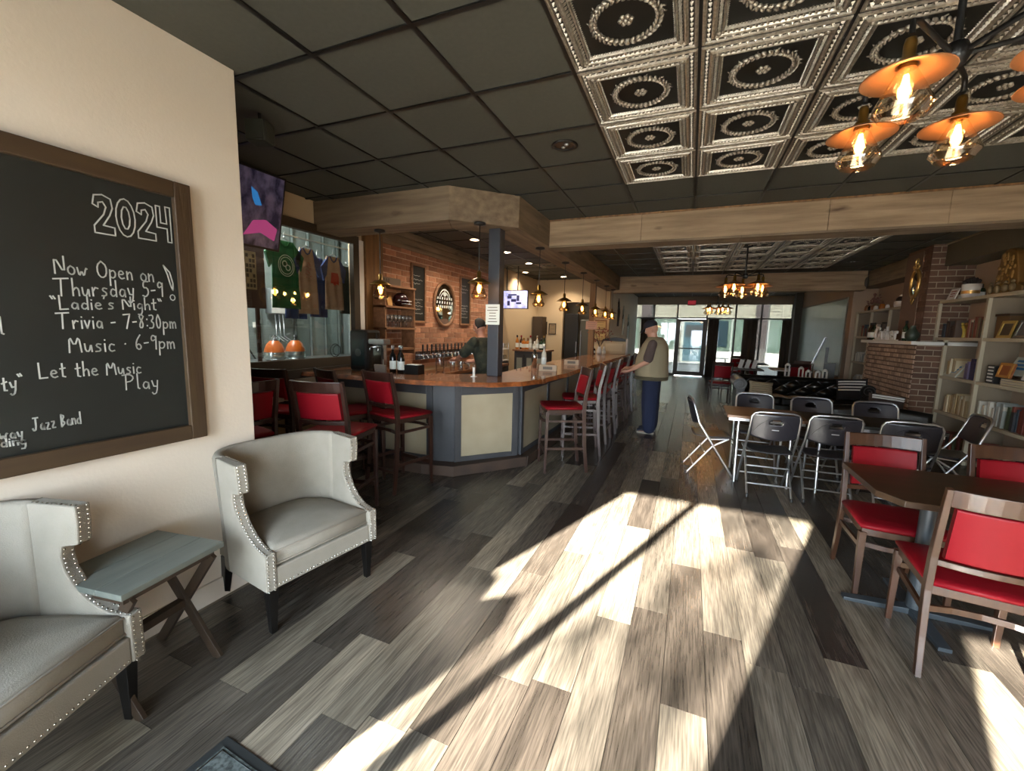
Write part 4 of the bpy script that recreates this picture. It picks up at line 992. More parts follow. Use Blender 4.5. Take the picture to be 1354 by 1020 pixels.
def loveseat():
    t = thing('loveseat', 'dark leather loveseat with its back to the tables beside the brick fireplace', 'sofa', (2.32, 7.05, 0), math.radians(-8))
    g = G(); g.box(-.52, -.3, .0, .52, .4, .32); g.build('base', 'leather', t, bevel=.02)
    def fb(u, v):
        x = -.5+u; return (x, -.36+.05*v, .1+.58*v+.04*math.sin(u*PI))
    g = G(); g.grid(fb, 20, 8); g.build('backrest', 'leather', t, solid=.14, bevel=.0)
    for s in (-1, 1): g = G(); g.box(s*.52-.09, -.36, .08, s*.52+.09, .42, .56); g.build('arm', 'leather', t, bevel=.04)
    for s in (-1, 1): g = G(); g.box(s*.215-.205, -.25, .32, s*.215+.205, .42, .45); g.build('seat_cushion', 'leather', t, bevel=.03)
loveseat()
def pillow(label, loc, R, size, m, stripes=None, cat='cushion', name='cushion'):
    t = thing(name, label, cat, loc)
    g = G()
    def f(sg):
        def q(u, v):
            x, y = (u-.5)*2, (v-.5)*2; k = ((1-x**4)*(1-y**4))**.5
            pin = 1-.06*(1-abs(x)**2)*abs(y)**4-.06*(1-abs(y)**2)*abs(x)**4
            return R @ Vector((x*size[0]/2*pin, sg*k*size[1]/2, y*size[2]/2*pin))
        return q
    g.grid(f(1), 14, 14); g.grid(f(-1), 14, 14); g.build('cover', m, t)
    if stripes:
        g = G()
        for y0 in stripes[1]:
            pts = [f(-1)(i/14, y0)+R @ Vector((0, -.004, 0)) for i in range(1, 14)]
            g.tube(pts, stripes[2], 5)
        g.build('stripe', stripes[0], t)
pillow('cream striped cushion leaning on the left arm of the chesterfield', (1.30, 9.22, .575), Rx(-.35) @ Rz(.2), (.42, .15, .28), flat('cream_cushion', '#a39880', .9), ('khaki', (.25, .4, .55, .7, .82), .008))
pillow('black and white patterned cushion on the right end of the chesterfield', (2.72, 9.28, .66), Rx(-.3) @ Rz(-.3), (.45, .14, .4), flat('dark_cushion', '#1c1b1e', .9), ('white', (.45, .58, .72, .84), .013))
pillow('striped cushion propped on top of the dark loveseat', (2.45, 7.05, .74), Rx(-.2) @ Ry(.1), (.4, .14, .2), flat('brown_cushion', '#3c2f28', .9), ('white', (.7, .85), .012))
t = thing('throw_blanket', 'folded pale blanket lying along the chesterfield seat', 'blanket', (1.95, 9.2, .445))
g = G(); g.grid(lambda u, v: (-.45+.9*u, -.22+.3*v, .02+.015*math.sin(u*19)+.012*math.sin(v*9+u*5)), 24, 8); g.build('cloth', flat('pale_blanket', '#8e8674', .9), t, solid=.02)
# ================================================================= BAR
ORD = lambda k: ['first', 'second', 'third', 'fourth', 'fifth', 'sixth', 'seventh', 'eighth', 'ninth', 'tenth', 'eleventh', 'twelfth', 'thirteenth', 'fourteenth', 'fifteenth', 'sixteenth', 'seventeenth', 'eighteenth', 'nineteenth', 'twentieth', 'twenty-first', 'twenty-second', 'twenty-third', 'twenty-fourth', 'twenty-fifth', 'twenty-sixth', 'twenty-seventh', 'twenty-eighth'][k]
def bar():
    t = thing('bar_counter', 'L-shaped bar counter with pale metal panels in slate-blue framing and a wooden kick step', 'bar counter', (0, 0, 0))
    segs = [((-3.98, 3.87), (-2.55, 3.89)), ((-2.55, 3.89), (-2.30, 3.95)), ((-2.32, 3.95), (-1.80, 4.52))]
    y = 4.52
    for k in range(6): segs.append(((-1.78, 4.54+k*.99), (-1.76, 4.54+(k+1)*.99)))
    H = 1.02
    def slab(a, b, d0, d1, z0, z1, e0=0, e1=0):
        a, b = Vector((a[0], a[1], 0)), Vector((b[0], b[1], 0)); u = (b-a).normalized(); n = Vector((u.y, -u.x, 0)); L = (b-a).length
        p = [a+u*e0+n*d0, a+u*(L-e1)+n*d0, a+u*(L-e1)+n*d1, a+u*e0+n*d1]
        return [(q.x, q.y) for q in p], z0, z1
    for i, (a, b) in enumerate(segs):
        L = math.hypot(b[0]-a[0], b[1]-a[1])
        pl, z0, z1 = slab(a, b, -.05, 0, .1, H); g = G(); g.prism(pl, z0, z1); g.build('bar_panel_back', 'slate', t)
        if L < .4: continue
        n = 2 if i == 0 else 1
        for k in range(n):
            e0, e1 = L*k/n, L*(n-1-k)/n; s = .075
            pl, _, _ = slab(a, b, 0, .008, 0, 0, e0+s, e1+s); g = G(); g.prism(pl, .17, .86); g.build('metal_panel', 'panel', t)
            for ee in ((e0, L-e0-s), (L-e1-s, e1)):
                pl, _, _ = slab(a, b, 0, .022, 0, 0, *ee); g = G(); g.prism(pl, .1, H); g.build('stile', 'slate', t, bevel=.003)
            pl, _, _ = slab(a, b, 0, .020, 0, 0, e0+s, e1+s); g = G(); g.prism(pl, .86, H); g.build('top_rail', 'slate', t, bevel=.003)
            pl, _, _ = slab(a, b, 0, .020, 0, 0, e0+s, e1+s); g = G(); g.prism(pl, .1, .17); g.build('bottom_rail', 'slate', t, bevel=.003)
    # kick step
    g = G(); g.prism([(-3.98, 3.72), (-2.6, 3.73), (-2.24, 3.80), (-1.66, 4.50), (-1.76, 4.6), (-2.3, 3.97), (-2.55, 3.9), (-3.98, 3.88)], 0, .115); g.build('kick_step', 'stepw', t, bevel=.006)
    g = G(); g.box(-1.76, 4.52, 0, -1.66, 10.48, .115); g.build('kick_step', 'stepw', t, bevel=.006)
    # purse hook
    g = G(); g.tube([(-2.06, 4.2, .985), (-2.03, 4.16, .98), (-2.01, 4.14, .96), (-2.02, 4.15, .94)], .005, 6); g.build('bag_hook', 'black', t)
    g = G(); g.box(-1.9, 10.48, 0, -1.78, 10.52, 1.02); g.build('end_panel', 'slate', t)
    g = G(); g.box(-3.98, 3.98, .9, -2.6, 4.02, 1.02); g.box(-2.12, 4.7, 0, -2.08, 10.5, 1.02); g.build('inner_panel', 'slate', t)
    # worktop with a live edge
    R = random.Random(9)
    def edge(path, amp):
        out = []
        for (a, b) in zip(path, path[1:]):
            L = math.hypot(b[0]-a[0], b[1]-a[1]); n = max(1, int(L/.07))
            for k in range(n):
                f = k/n; x, y_ = a[0]+(b[0]-a[0])*f, a[1]+(b[1]-a[1])*f; s = x*7+y_*5
                d = amp*(math.sin(s*1.3)+.6*math.sin(s*2.9+1)+.3*math.sin(s*6.1)); nx, ny = (b[1]-a[1])/L, -(b[0]-a[0])/L
                out.append((x+nx*d, y_+ny*d))
        out.append(path[-1]); return out
    wt = thing('worktop', 'orange-brown live-edge wooden bar top running round the whole bar', 'worktop', (0, 0, 0))
    def top(name, outer, inner, m):
        n = len(outer); 
        inn = []
        cum = [0]
        for a, b in zip(inner, inner[1:]): cum.append(cum[-1]+math.hypot(b[0]-a[0], b[1]-a[1]))
        for k in range(n):
            s = cum[-1]*k/(n-1); j = max(i for i in range(len(cum)) if cum[i] <= s+1e-9); j = min(j, len(inner)-2); f = (s-cum[j])/(cum[j+1]-cum[j])
            inn.append((inner[j][0]+(inner[j+1][0]-inner[j][0])*f, inner[j][1]+(inner[j+1][1]-inner[j][1])*f))
        rings = [[Vector((o[0], o[1], 1.028)), Vector((o[0]*.985+i[0]*.015, o[1]*.985+i[1]*.015, 1.052)), Vector((o[0]*.97+i[0]*.03, o[1]*.97+i[1]*.03, 1.07)), Vector((i[0], i[1], 1.07)), Vector((i[0], i[1], 1.022)), Vector((o[0]*.96+i[0]*.04, o[1]*.96+i[1]*.04, 1.022))] for o, i in zip(outer, inn)]
        g = G(); g.loft(rings, True, 0, False)
        fm = g.m[:]; 
        for f_i in range(len(g.m)):
            if f_i < (n-1)*6 and f_i % 6 in (0, 1, 5): g.m[f_i] = 1
        g.build(name, [m, 'edge'], wt, fix=True)
    o1 = edge([(-3.97, 3.35), (-3.2, 3.38), (-2.5, 3.40), (-2.05, 3.50)], .010)
    top('front_slab', o1, [(-3.97, 4.08), (-2.66, 4.06), (-2.45, 4.1)], 'bartopx')
    o2 = edge([(-2.05, 3.50), (-1.75, 3.62), (-1.50, 3.86), (-1.40, 4.2)], .008)
    top('corner_slab', o2, [(-2.45, 4.1), (-2.15, 4.34), (-2.06, 4.7)], 'bartopx')
    o3 = edge([(-1.40, 4.2), (-1.36, 4.8), (-1.33, 6), (-1.32, 8), (-1.31, 10.6)], .012)
    top('side_slab', o3, [(-2.06, 4.7), (-2.14, 6), (-2.12, 8), (-2.05, 10.6)], 'bartop')
bar()

def back_counter():
    t = thing('back_counter', 'low wooden back counter under the tap wall with a lit edge', 'counter', (-3.95, 4.9, 0))
    g = G(); g.box(0, 0, .84, .5, 3.2, .89); g.build('countertop', 'bartop', t, bevel=.004)
    g = G(); g.box(0, .02, 0, .45, 3.18, .84); g.build('cabinet', 'slate', t)
    for k in range(4):
        g = G(); g.box(.45, .06+k*.78, .08, .47, .06+k*.78+.72, .80); d = g.build('door', 'slate', t, bevel=.004)
        g = G(); g.box(.47, .1+k*.78, .6, .485, .12+k*.78, .72); g.build('handle', 'alu', d)
    # tap row: steel pipe with faucets
    tt = thing('tap_rail', 'steel beer tap rail with dark handles on the brick wall', 'beer taps', (-3.975, 5.5, 1.12))
    g = G(); g.box(0, 0, -.05, .05, 1.9, .09); g.build('rail', 'chrome', tt, bevel=.01)
    for k in range(15):
        y = .1+k*.123
        g = G(); g.cyl((.05, y, .03), (.13, y, .03), .011, n=8); g.cyl((.12, y, .05), (.135, y, -.03), .009, n=8); f = g.build('faucet', 'chrome', tt)
        g = G(); g.lathe([(.001, 0), (.009, 0), (.013, .05), (.018, .13), (.012, .15), (.001, .152)], 8, (.118, y, .05)); g.build('tap_handle', ['black', 'cherry', 'legblack'][k % 3], f)
back_counter()

def wall_shelf():
    t = thing('shelf_unit', 'rustic wooden shelf unit holding stemmed glasses on the brick wall', 'shelf', (-3.93, 4.56, 0))
    for z in (2.11, 1.835, 1.545): g = G(); g.box(-.03, 0, z, .22, .66, z+.028); g.build('board', 'shelfw', t, bevel=.003)
    for y in (0, .635): g = G(); g.box(-.03, y, 1.2, .2, y+.025, 2.11); g.build('side_panel', 'shelfw', t)
    g = G(); g.box(-.03, .02, 1.26, .2, .64, 1.29); g.build('board', 'shelfw', t)
    # glasses hang / stand on the middle board
    def wine(loc, first=None):
        if first: return dup(first, loc, 0)
        q = thing('wine_glass', 'clear stemmed glass lined up on the middle board of the rustic wall shelf', 'glass', loc, 0, 'stemmed glasses on the wall shelf')
        g = G(); g.lathe([(.034, 0), (.03, .003), (.005, .008), (.004, .07), (.02, .085), (.036, .115), (.036, .15), (.03, .175)], 12); g.build('bowl', 'drink', q)
        return q
    first = wine((-3.86, 4.62, 1.573))
    first['label'] = ORD(0)+' stemmed glass from the left on the middle board of the rustic shelf'
    for k in range(1, 14): wine((-3.86+(.09 if k % 2 else 0), 4.62+k*.041, 1.573), first)['label'] = ORD(k)+' stemmed glass from the left on the middle board of the rustic shelf'
    q = thing('helmet_trophy', 'dark football-style helmet on the upper board of the rustic wall shelf', 'helmet', (-3.83, 5.02, 1.863))
    g = G(); g.ell((0, 0, .10), (.1, .12, .10), 18, 12); g.build('shell', flat('maroon_shell', '#2a1216', .25), q)
    g = G()
    for z in (.04, .08): g.tube([(.08, -.08, z), (.14, -.06, z), (.155, 0, z), (.14, .06, z), (.08, .08, z)], .006, 6)
    g.tube([(.15, 0, .035), (.155, 0, .085)], .005, 6); g.build('face_guard', 'alu', q)
    q = thing('framed_card', 'small amber framed card leaning on the upper board of the wall shelf', 'frame', (-3.84, 4.78, 1.863))
    g = G(); g.obox((0, 0, .075), (.02, .1, .15), Ry(-.2)); g.build('card', flat('amber_card', '#b98a4d', .6), q, bevel=.003)
    q = thing('wood_sign', 'grey carved wood lettering sign on top of the rustic wall shelf', 'sign', (-3.86, 4.62, 2.138))
    g = G(); g.box(0, 0, 0, .02, .42, .11); g.build('board', flat('grey_plank', '#5a4a3c', .8), q, bevel=.004)
    g = G(); write(g, 'BAR', (.022, .05, .02), (0, 1, 0), (0, 0, 1), .07, .008); g.build('lettering', flat('dark_letter', '#241a13', .8), q)
wall_shelf()

def small_chalkboards():
    for nm, y0, y1, z0, z1, lab in (('menu_board', 5.45, 5.83, 1.65, 2.55, 'tall narrow chalkboard menu left of the oval mirror'), ('menu_board', 6.93, 7.33, 1.64, 2.54, 'tall narrow chalkboard menu right of the oval mirror')):
        t = thing(nm, lab, 'menu board', (-3.975, y0, z0)); w, h = y1-y0, z1-z0
        g = G(); g.box(0, .03, .03, .012, w-.03, h-.03); g.build('slate', 'slatebd', t)
        for bx in ((0, 0, 0, .03, .035, h), (0, w-.035, 0, .03, w, h), (0, .035, 0, .03, w-.035, .035), (0, .035, h-.035, .03, w-.035, h)):
            g = G(); g.box(*bx); g.build('frame', 'shelfw', t, bevel=.003)
        L = [('On Tap', .72, .045, .005), ('Red Ale', .60, .06, .009), ('Porter', .34, .042, .005), ('Lager', .27, .042, .005), ('Cider', .2, .042, .005), ('Stout', .13, .042, .005)]
        for s, z, hh, wd in L[(0 if y0 < 6 else 2):]:
            pass
        for k, z in enumerate((.72, .66, .6, .36, .31, .26, .21, .15)):
            g = G(); R = random.Random(k)
            pts = [(.0135, .06+.24*i/14, z+R.uniform(-.008, .012)) for i in range(15 if k % 2 else 11)]
            for a, b in zip(pts, pts[1:]):
                g.add([(a[0], a[1], a[2]-.003), (b[0], b[1], b[2]-.003), (b[0], b[1], b[2]+.003), (a[0], a[1], a[2]+.003)], [(0, 1, 2, 3)])
            g.build('chalk_scribble', 'chalk', t)
    t = thing('oval_mirror', 'oval etched bar mirror in a wooden frame on the brick wall', 'mirror', (-3.975, 6.4, 1.985))
    n = 40; pts = [(0.02, .33*math.cos(2*PI*i/n), .365*math.sin(2*PI*i/n)) for i in range(n)]
    g = G(); g.tube(pts, .028, 8, closed=True); g.build('frame', 'shelfw', t)
    g = G(); g.prism([(p[1]*.96, p[2]*.96) for p in pts], 0, .018, 'x'); g.build('mirror_glass', 'mirror', t)
    g = G()
    fr = .0195
    def arcp(cy, cz, ry, rz, a0, a1, n=14): return [(fr, cy+ry*math.cos(a0+(a1-a0)*i/n), cz+rz*math.sin(a0+(a1-a0)*i/n)) for i in range(n+1)]
    for pth in (arcp(0, .0, .2, .25, .35, PI-.35), arcp(0, 0, .16, .2, .45, PI-.45)):
        for a, b in zip(pth, pth[1:]): g.add([(fr, a[1], a[2]-.012), (fr, b[1], b[2]-.012), (fr, b[1], b[2]+.012), (fr, a[1], a[2]+.012)], [(0, 1, 2, 3)])
    for z, w in ((.1, .22), (.03, .24), (-.04, .2)):
        for k in range(7):
            y = -w+2*w*k/6; g.add([(fr, y-.02, z-.02), (fr, y+.015, z-.02), (fr, y+.02, z+.02), (fr, y-.01, z+.025)], [(0, 1, 2, 3)])
    for a in (-1, 1): g.add([(fr, 0, .27), (fr, a*.02, .2), (fr, a*.06, .16), (fr, 0, .13)], [(0, 1, 2, 3)])
    g.build('etched_pattern', 'paper', t)
small_chalkboards()

# bottles
BOT = {'tall': [(.001, 0), (.034, 0), (.036, .01), (.036, .17), (.03, .2), (.013, .235), (.012, .29), (.015, .292), (.015, .305), (.001, .306)],
       'square': [(.001, 0), (.045, 0), (.048, .01), (.048, .15), (.04, .175), (.014, .19), (.014, .23), (.018, .232), (.018, .25), (.001, .251)],
       'short': [(.001, 0), (.04, 0), (.042, .01), (.042, .1), (.03, .13), (.014, .15), (.014, .18), (.001, .181)]}
def bottle(kind, m, cap, label, loc, lab='paper', group=None):
    t = thing('bottle', label, 'bottle', loc, 0, group); P = BOT[kind]
    g = G(); g.lathe(P[:-3], 12); g.build('body', m, t)
    g = G(); z = P[-3][1]; g.lathe([(P[-3][0]+.002, z-.03), (P[-3][0]+.003, z-.03), (P[-3][0]+.003, P[-1][1]), (.001, P[-1][1]+.001)], 10); g.build('cap', cap, t)
    g = G(); r = P[2][0]+.0012; h = P[3][1]; g.lathe([(r, h*.25), (r, h*.8)], 12); g.build('paper_label', lab, t)
    return t
def back_bar():
    t = thing('bar_cabinet', 'slate-grey cabinet with glazed doors carrying liquor bottles by the cream wall', 'cabinet', (-3.2, 8.75, 0))
    g = G(); g.box(-.36, -.1, 0, .36, .35, 1.12); g.build('body', 'slate', t)
    g = G(); g.box(-.4, -.14, 1.12, .4, .37, 1.16); g.build('top', 'shelfw', t, bevel=.004)
    for k in range(3):
        g = G(); g.box(-.34+k*.235, -.115, .5, -.34+k*.235+.21, -.1, 1.06); d = g.build('door', 'slate', t, bevel=.004)
        g = G(); g.box(-.30+k*.235, -.118, .62, -.30+k*.235+.13, -.112, .98); g.build('glass_panel', flat('greyish_glass', '#8b8f86', .2), d)
    spec = [('tall', 'bottlec', 'black', 'amber whisky bottle at the left end of the cabinet top'), ('tall', 'bottleb', 'red', 'tall brown bottle with a red cap on the cabinet top'), ('square', 'bottlec', 'gold', 'squat amber bottle with a gold cap on the cabinet top'), ('square', 'bottlec', 'shelfw', 'squat amber bottle with a cork cap on the cabinet top'), ('tall', 'bottlew', 'red', 'clear bottle with a red cap in the middle of the cabinet top'), ('short', 'bottlew', 'white', 'short clear bottle with a white cap on the cabinet top'), ('tall', 'bottlew', 'alu', 'clear bottle with a silver cap on the cabinet top'), ('square', 'bottleg', 'black', 'squat green bottle on the cabinet top'), ('tall', 'bottleg', 'gold', 'tall green bottle at the right end of the cabinet top')]
    for k, (a, b, c, d) in enumerate(spec): bottle(a, b, c, d, (-3.53+k*.078, 8.72+(.05 if k % 2 else 0), 1.16))
    # glass shelf rack to the left of the cabinet
    t = thing('glass_rack', 'dark rack with rows of upturned glasses beside the slate cabinet', 'rack', (-3.78, 8.35, 0))
    g = G(); g.box(-.15, -.15, 0, .15, .15, .9); g.build('base', 'slate', t)
    for z in (.92, 1.16): g = G(); g.box(-.15, -.15, z, .15, .15, z+.02); g.build('shelf', 'white', t)
    for x in (-.14, .14):
        for y in (-.14, .14): g = G(); g.cyl((x, y, .9), (x, y, 1.3), .006, n=6); g.build('post', 'alu', t)
    first = None
    for z in (.94, 1.18):
        for k in range(8):
            p = (-3.78-.1+.067*(k % 4), 8.35-.06+.12*(k//4), z)
            if not first:
                first = thing('tumbler', 'clear tumbler stored upside down in the dark glass rack', 'glass', p, 0, 'tumblers in the glass rack')
                g = G(); g.lathe([(.03, 0), (.027, .1), (.001, .101)], 10); g.build('bowl', 'drink', first)
            else: dup(first, p, 0)['label'] = ['lower', 'upper'][z > 1]+' rack tumbler, '+ORD(k % 4)+' from the left in the '+['front', 'back'][k//4]+' row'
            if z < 1 and k == 0: first['label'] = 'lower rack tumbler, first from the left in the front row'
back_bar()
def bar_clutter():
    # tall black dispenser, steel tower
    t = thing('drink_dispenser', 'tall black drink dispenser with rounded top standing on the bar', 'dispenser', (-3.50, 3.92, 1.07), math.radians(0))
    g = G(); g.box(-.13, -.12, .0, .13, .12, .47); g.build('housing', 'legblack', t, bevel=.03)
    g = G(); g.box(-.09, -.124, .06, .09, -.12, .36); g.build('front_panel', flat('dark_teal_panel', '#1d2b2c', .2), t)
    g = G(); g.ell((0, -.125, .21), (.045, .004, .045), 14, 6); g.build('round_badge', flat('badge_grey', '#454d4c', .4), t)
    t = thing('tap_tower', 'steel drink tap tower with a handle beside the black dispenser', 'tap tower', (-3.26, 3.88, 1.07))
    g = G(); g.box(-.075, -.04, 0, .075, .04, .32); g.build('column', 'chrome', t, bevel=.02)
    g = G(); g.box(-.11, -.06, .31, .11, .06, .37); g.build('head', 'alu', t, bevel=.012)
    for x in (-.05, .05): g = G(); g.tube([(x, -.04, .28), (x, -.1, .28), (x, -.11, .24)], .008, 8); g.build('spout', 'chrome', t)
    g = G(); g.tube([(0, -.04, .36), (0, -.05, .44)], .008, 6); g.build('lever', 'black', t)
    for k, (x, y) in enumerate(((-3.06, 3.86), (-2.99, 3.9), (-2.93, 3.84))):
        bottle('tall', 'bottlek', 'alu', ['black bottle beside the steel tap tower', 'second black bottle from the steel tap tower', 'third black bottle from the steel tap tower'][k], (x, y, 1.07))
    t = thing('caddy', 'black napkin caddy on the bar next to the dark bottles', 'caddy', (-2.80, 3.9, 1.07))
    g = G()
    for bx in ((-.09, -.06, 0, .09, .06, .01), (-.09, -.06, 0, -.08, .06, .1), (.08, -.06, 0, .09, .06, .1), (-.08, -.06, .01, .08, -.05, .1), (-.08, .05, .01, .08, .06, .1)): g = G(); g.box(*bx); g.build('panel', 'black', t)
    g = G(); g.box(-.07, -.045, .01, .07, .045, .105); g.build('napkins', 'white', t)
    t = thing('sign_stand', 'grey patterned stand-up card near the steel tap tower', 'card', (-3.1, 3.70, 1.07))
    g = G(); g.obox((0, 0, .05), (.15, .02, .1), Rx(.2)); g.build('card', flat('patterned_grey', '#807870', .7), t)
    # bar organisers
    for k, (y, lab) in enumerate(((5.18, 'pale wooden condiment holder on the bar top, the nearer one'), (6.35, 'pale wooden condiment holder on the bar top, the farther one'))):
        t = thing('condiment_holder', lab, 'holder', (-1.66, y, 1.07), .2)
        for bx in ((-.11, -.06, 0, .11, .06, .01), (-.11, -.06, .01, -.1, .06, .07), (.1, -.06, .01, .11, .06, .07), (-.1, -.06, .01, .1, -.05, .07), (-.1, .05, .01, .1, .06, .07)): g = G(); g.box(*bx); g.build('panel', flat('pale_birch', '#a99379', .6), t)
        g = G(); g.box(-.06, -.0615, .02, .06, -.06, .055); g.build('label_strip', flat('label_dark', '#5d554b', .7), t)
    t = thing('shaker', 'steel cocktail shaker standing on the bar top', 'shaker', (-1.98, 5.55, 1.07))
    g = G(); g.lathe([(.001, 0), (.032, 0), (.042, .14), (.043, .15), (.03, .2), (.02, .21), (.02, .24), (.001, .25)], 16); g.build('body', 'chrome', t)
    bottle('tall', 'bottlew', 'alu', 'clear bottle with a steel pourer beside the cocktail shaker', (-1.88, 5.66, 1.07))
    t = thing('table_marker', 'small white plastic marker standing at the bend of the bar', 'marker', (-2.12, 4.02, 1.07))
    g = G(); g.box(-.012, -.006, 0, .012, .006, .1); g.box(-.03, -.02, 0, .03, .02, .006); g.build('card', 'white', t)
    t = thing('glass_jug', 'lit clear jug on the back counter below the taps', 'jug', (-3.62, 5.72, .89))
    g = G(); g.lathe([(.05, 0), (.07, .01), (.07, .2), (.05, .27), (.055, .29)], 16); g.build('body', 'drink', t)
    g = G(); g.tube([(.06, 0, .24), (.11, 0, .22), (.11, 0, .1), (.065, 0, .07)], .008, 6); g.build('handle', 'drink', t)
    first = None
    for k in range(9):
        p = (-3.55+.09*(k % 2), 5.98+k*.12, .89)
        if not first:
            first = thing('pint_glass', 'empty pint glass on the back counter below the taps', 'glass', p, 0, 'pint glasses on the back counter')
            g = G(); g.lathe([(.001, .004), (.03, .0), (.033, .02), (.043, .15)], 12); g.build('bowl', 'drink', first)
        else: dup(first, p, 0)['label'] = ORD(k)+' empty pint glass from the jug on the back counter below the taps'
        if k == 0: first['label'] = 'first empty pint glass from the jug on the back counter below the taps'
    # chilled display box at the far end with an arched lid
    t = thing('bread_box', 'cream bread box with a dark arched lid on the far end of the bar', 'box', (-1.66, 10.35, 1.07))
    g = G(); g.box(-.27, -.15, .0, .27, .15, .3); g.build('body', flat('cream_enamel', '#a89572', .5), t, bevel=.008)
    g = G(); g.prism([(-.29, .3), (.29, .3), (.26, .34), (.12, .375), (0, .385), (-.12, .375), (-.26, .34)], -.16, .16, 'y'); g.build('lid', 'black', t, bevel=.004)
    g = G(); g.box(-.2, -.153, .06, .2, -.15, .24); g.build('front_panel', flat('cream_inner', '#bba987', .6), t)
    t = thing('white_cylinder', 'white candle-like cylinder beside the bread box', 'candle', (-1.28+.02, 10.2, 1.07)); t.location.x = -1.36
    g = G(); g.lathe([(.001, 0), (.03, 0), (.03, .34), (.024, .36), (.001, .36)], 14); g.build('body', 'white', t)
    t = thing('berry_vase', 'vase of red berry branches near the far end of the bar', 'vase', (-1.93, 9.85, 1.07))
    g = G(); g.lathe([(.001, 0), (.05, 0), (.065, .06), (.035, .15), (.045, .17)], 16); g.build('vase', 'white', t)
    g = G(); R = random.Random(2)
    for k in range(12):
        a = R.uniform(0, 6.28); l = R.uniform(.1, .3); g.tube([(0, 0, .15), (.3*l*math.cos(a), .3*l*math.sin(a), .3), (l*math.cos(a), l*math.sin(a), .3+R.uniform(.05, .3))], .004, 4)
    b = g.build('branches', 'darkwood', t)
    g = G(); R = random.Random(2)
    for k in range(50):
        a = R.uniform(0, 6.28); l = R.uniform(.05, .3); g.ell((l*math.cos(a), l*math.sin(a), .2+R.uniform(.08, .42)), .014, 6, 4)
    stuff(g.build('berries', flat('berry_red', '#7d2016', .5), t))
    for k, (x, m, l) in enumerate(((-1.80, 'bottlew', 'clear bottle between the berry vase and the bread box'), (-2.03, 'bottleb', 'brown bottle left of the berry vase'))):
        bottle('short', m, 'white', l, (x, 9.7, 1.07))
bar_clutter()

# ================================================================= PENDANTS AND CHANDELIERS
JAR = [(.028, .0), (.032, -.01), (.075, -.115), (.085, -.125), (.078, -.15), (.06, -.165)]
def pendant(label, loc, top, first=None):
    if first:
        r = dup(first, loc, 0, label); lamp('pendant_glow', (loc[0], loc[1], loc[2]-.06), .7, (1, .68, .36), .03); return r
    t = thing('pendant_lamp', label, 'pendant lamp', loc, 0, 'glass pendant lamps over the bar')
    h = top-loc[2]
    g = G(); g.cyl((0, 0, .1), (0, 0, h-.02), .005, n=6); g.build('cord', 'black', t)
    g = G(); g.lathe([(.001, h), (.06, h), (.06, h-.02), (.012, h-.03)], 16); g.build('canopy', 'black', t)
    g = G(); g.lathe([(.016, .11), (.022, .1), (.022, .02), (.03, .015), (.03, 0)], 12); g.build('socket', 'brass', t)
    g = G(); g.lathe([(.024, .045), (.06, .03), (.115, -.005), (.117, -.01), (.06, .022), (.024, .037)], 24); g.build('shade', 'brass', t)
    g = G(); g.lathe(JAR, 10, smooth=False); g.build('glass_jar', 'amber', t)
    g = G(); g.ell((0, 0, -.065), (.021, .021, .045), 10, 8); b = g.build('bulb', 'bulb', t)
    lamp('pendant_glow', (loc[0], loc[1], loc[2]-.06), .7, (1, .68, .36), .03)
    return t
p0 = pendant('glass pendant lamp in front of the rustic wooden board, leftmost over the bar', (-3.23, 3.88, 2.05), 2.63)
for k, (x, y, lab) in enumerate(((-2.02, 3.92, 'glass pendant lamp just left of the slate post'), (-1.86, 5.3, 'first glass pendant lamp beyond the slate post'), (-1.86, 6.5, 'second glass pendant lamp beyond the slate post'), (-1.86, 7.7, 'third glass pendant lamp beyond the slate post'), (-1.86, 8.85, 'fourth glass pendant lamp beyond the slate post'), (-1.86, 9.95, 'fifth glass pendant lamp beyond the slate post'), (-1.86, 10.85, 'farthest glass pendant lamp over the bar'))):
    pendant(lab, (x, y, 2.05), 2.63, p0)

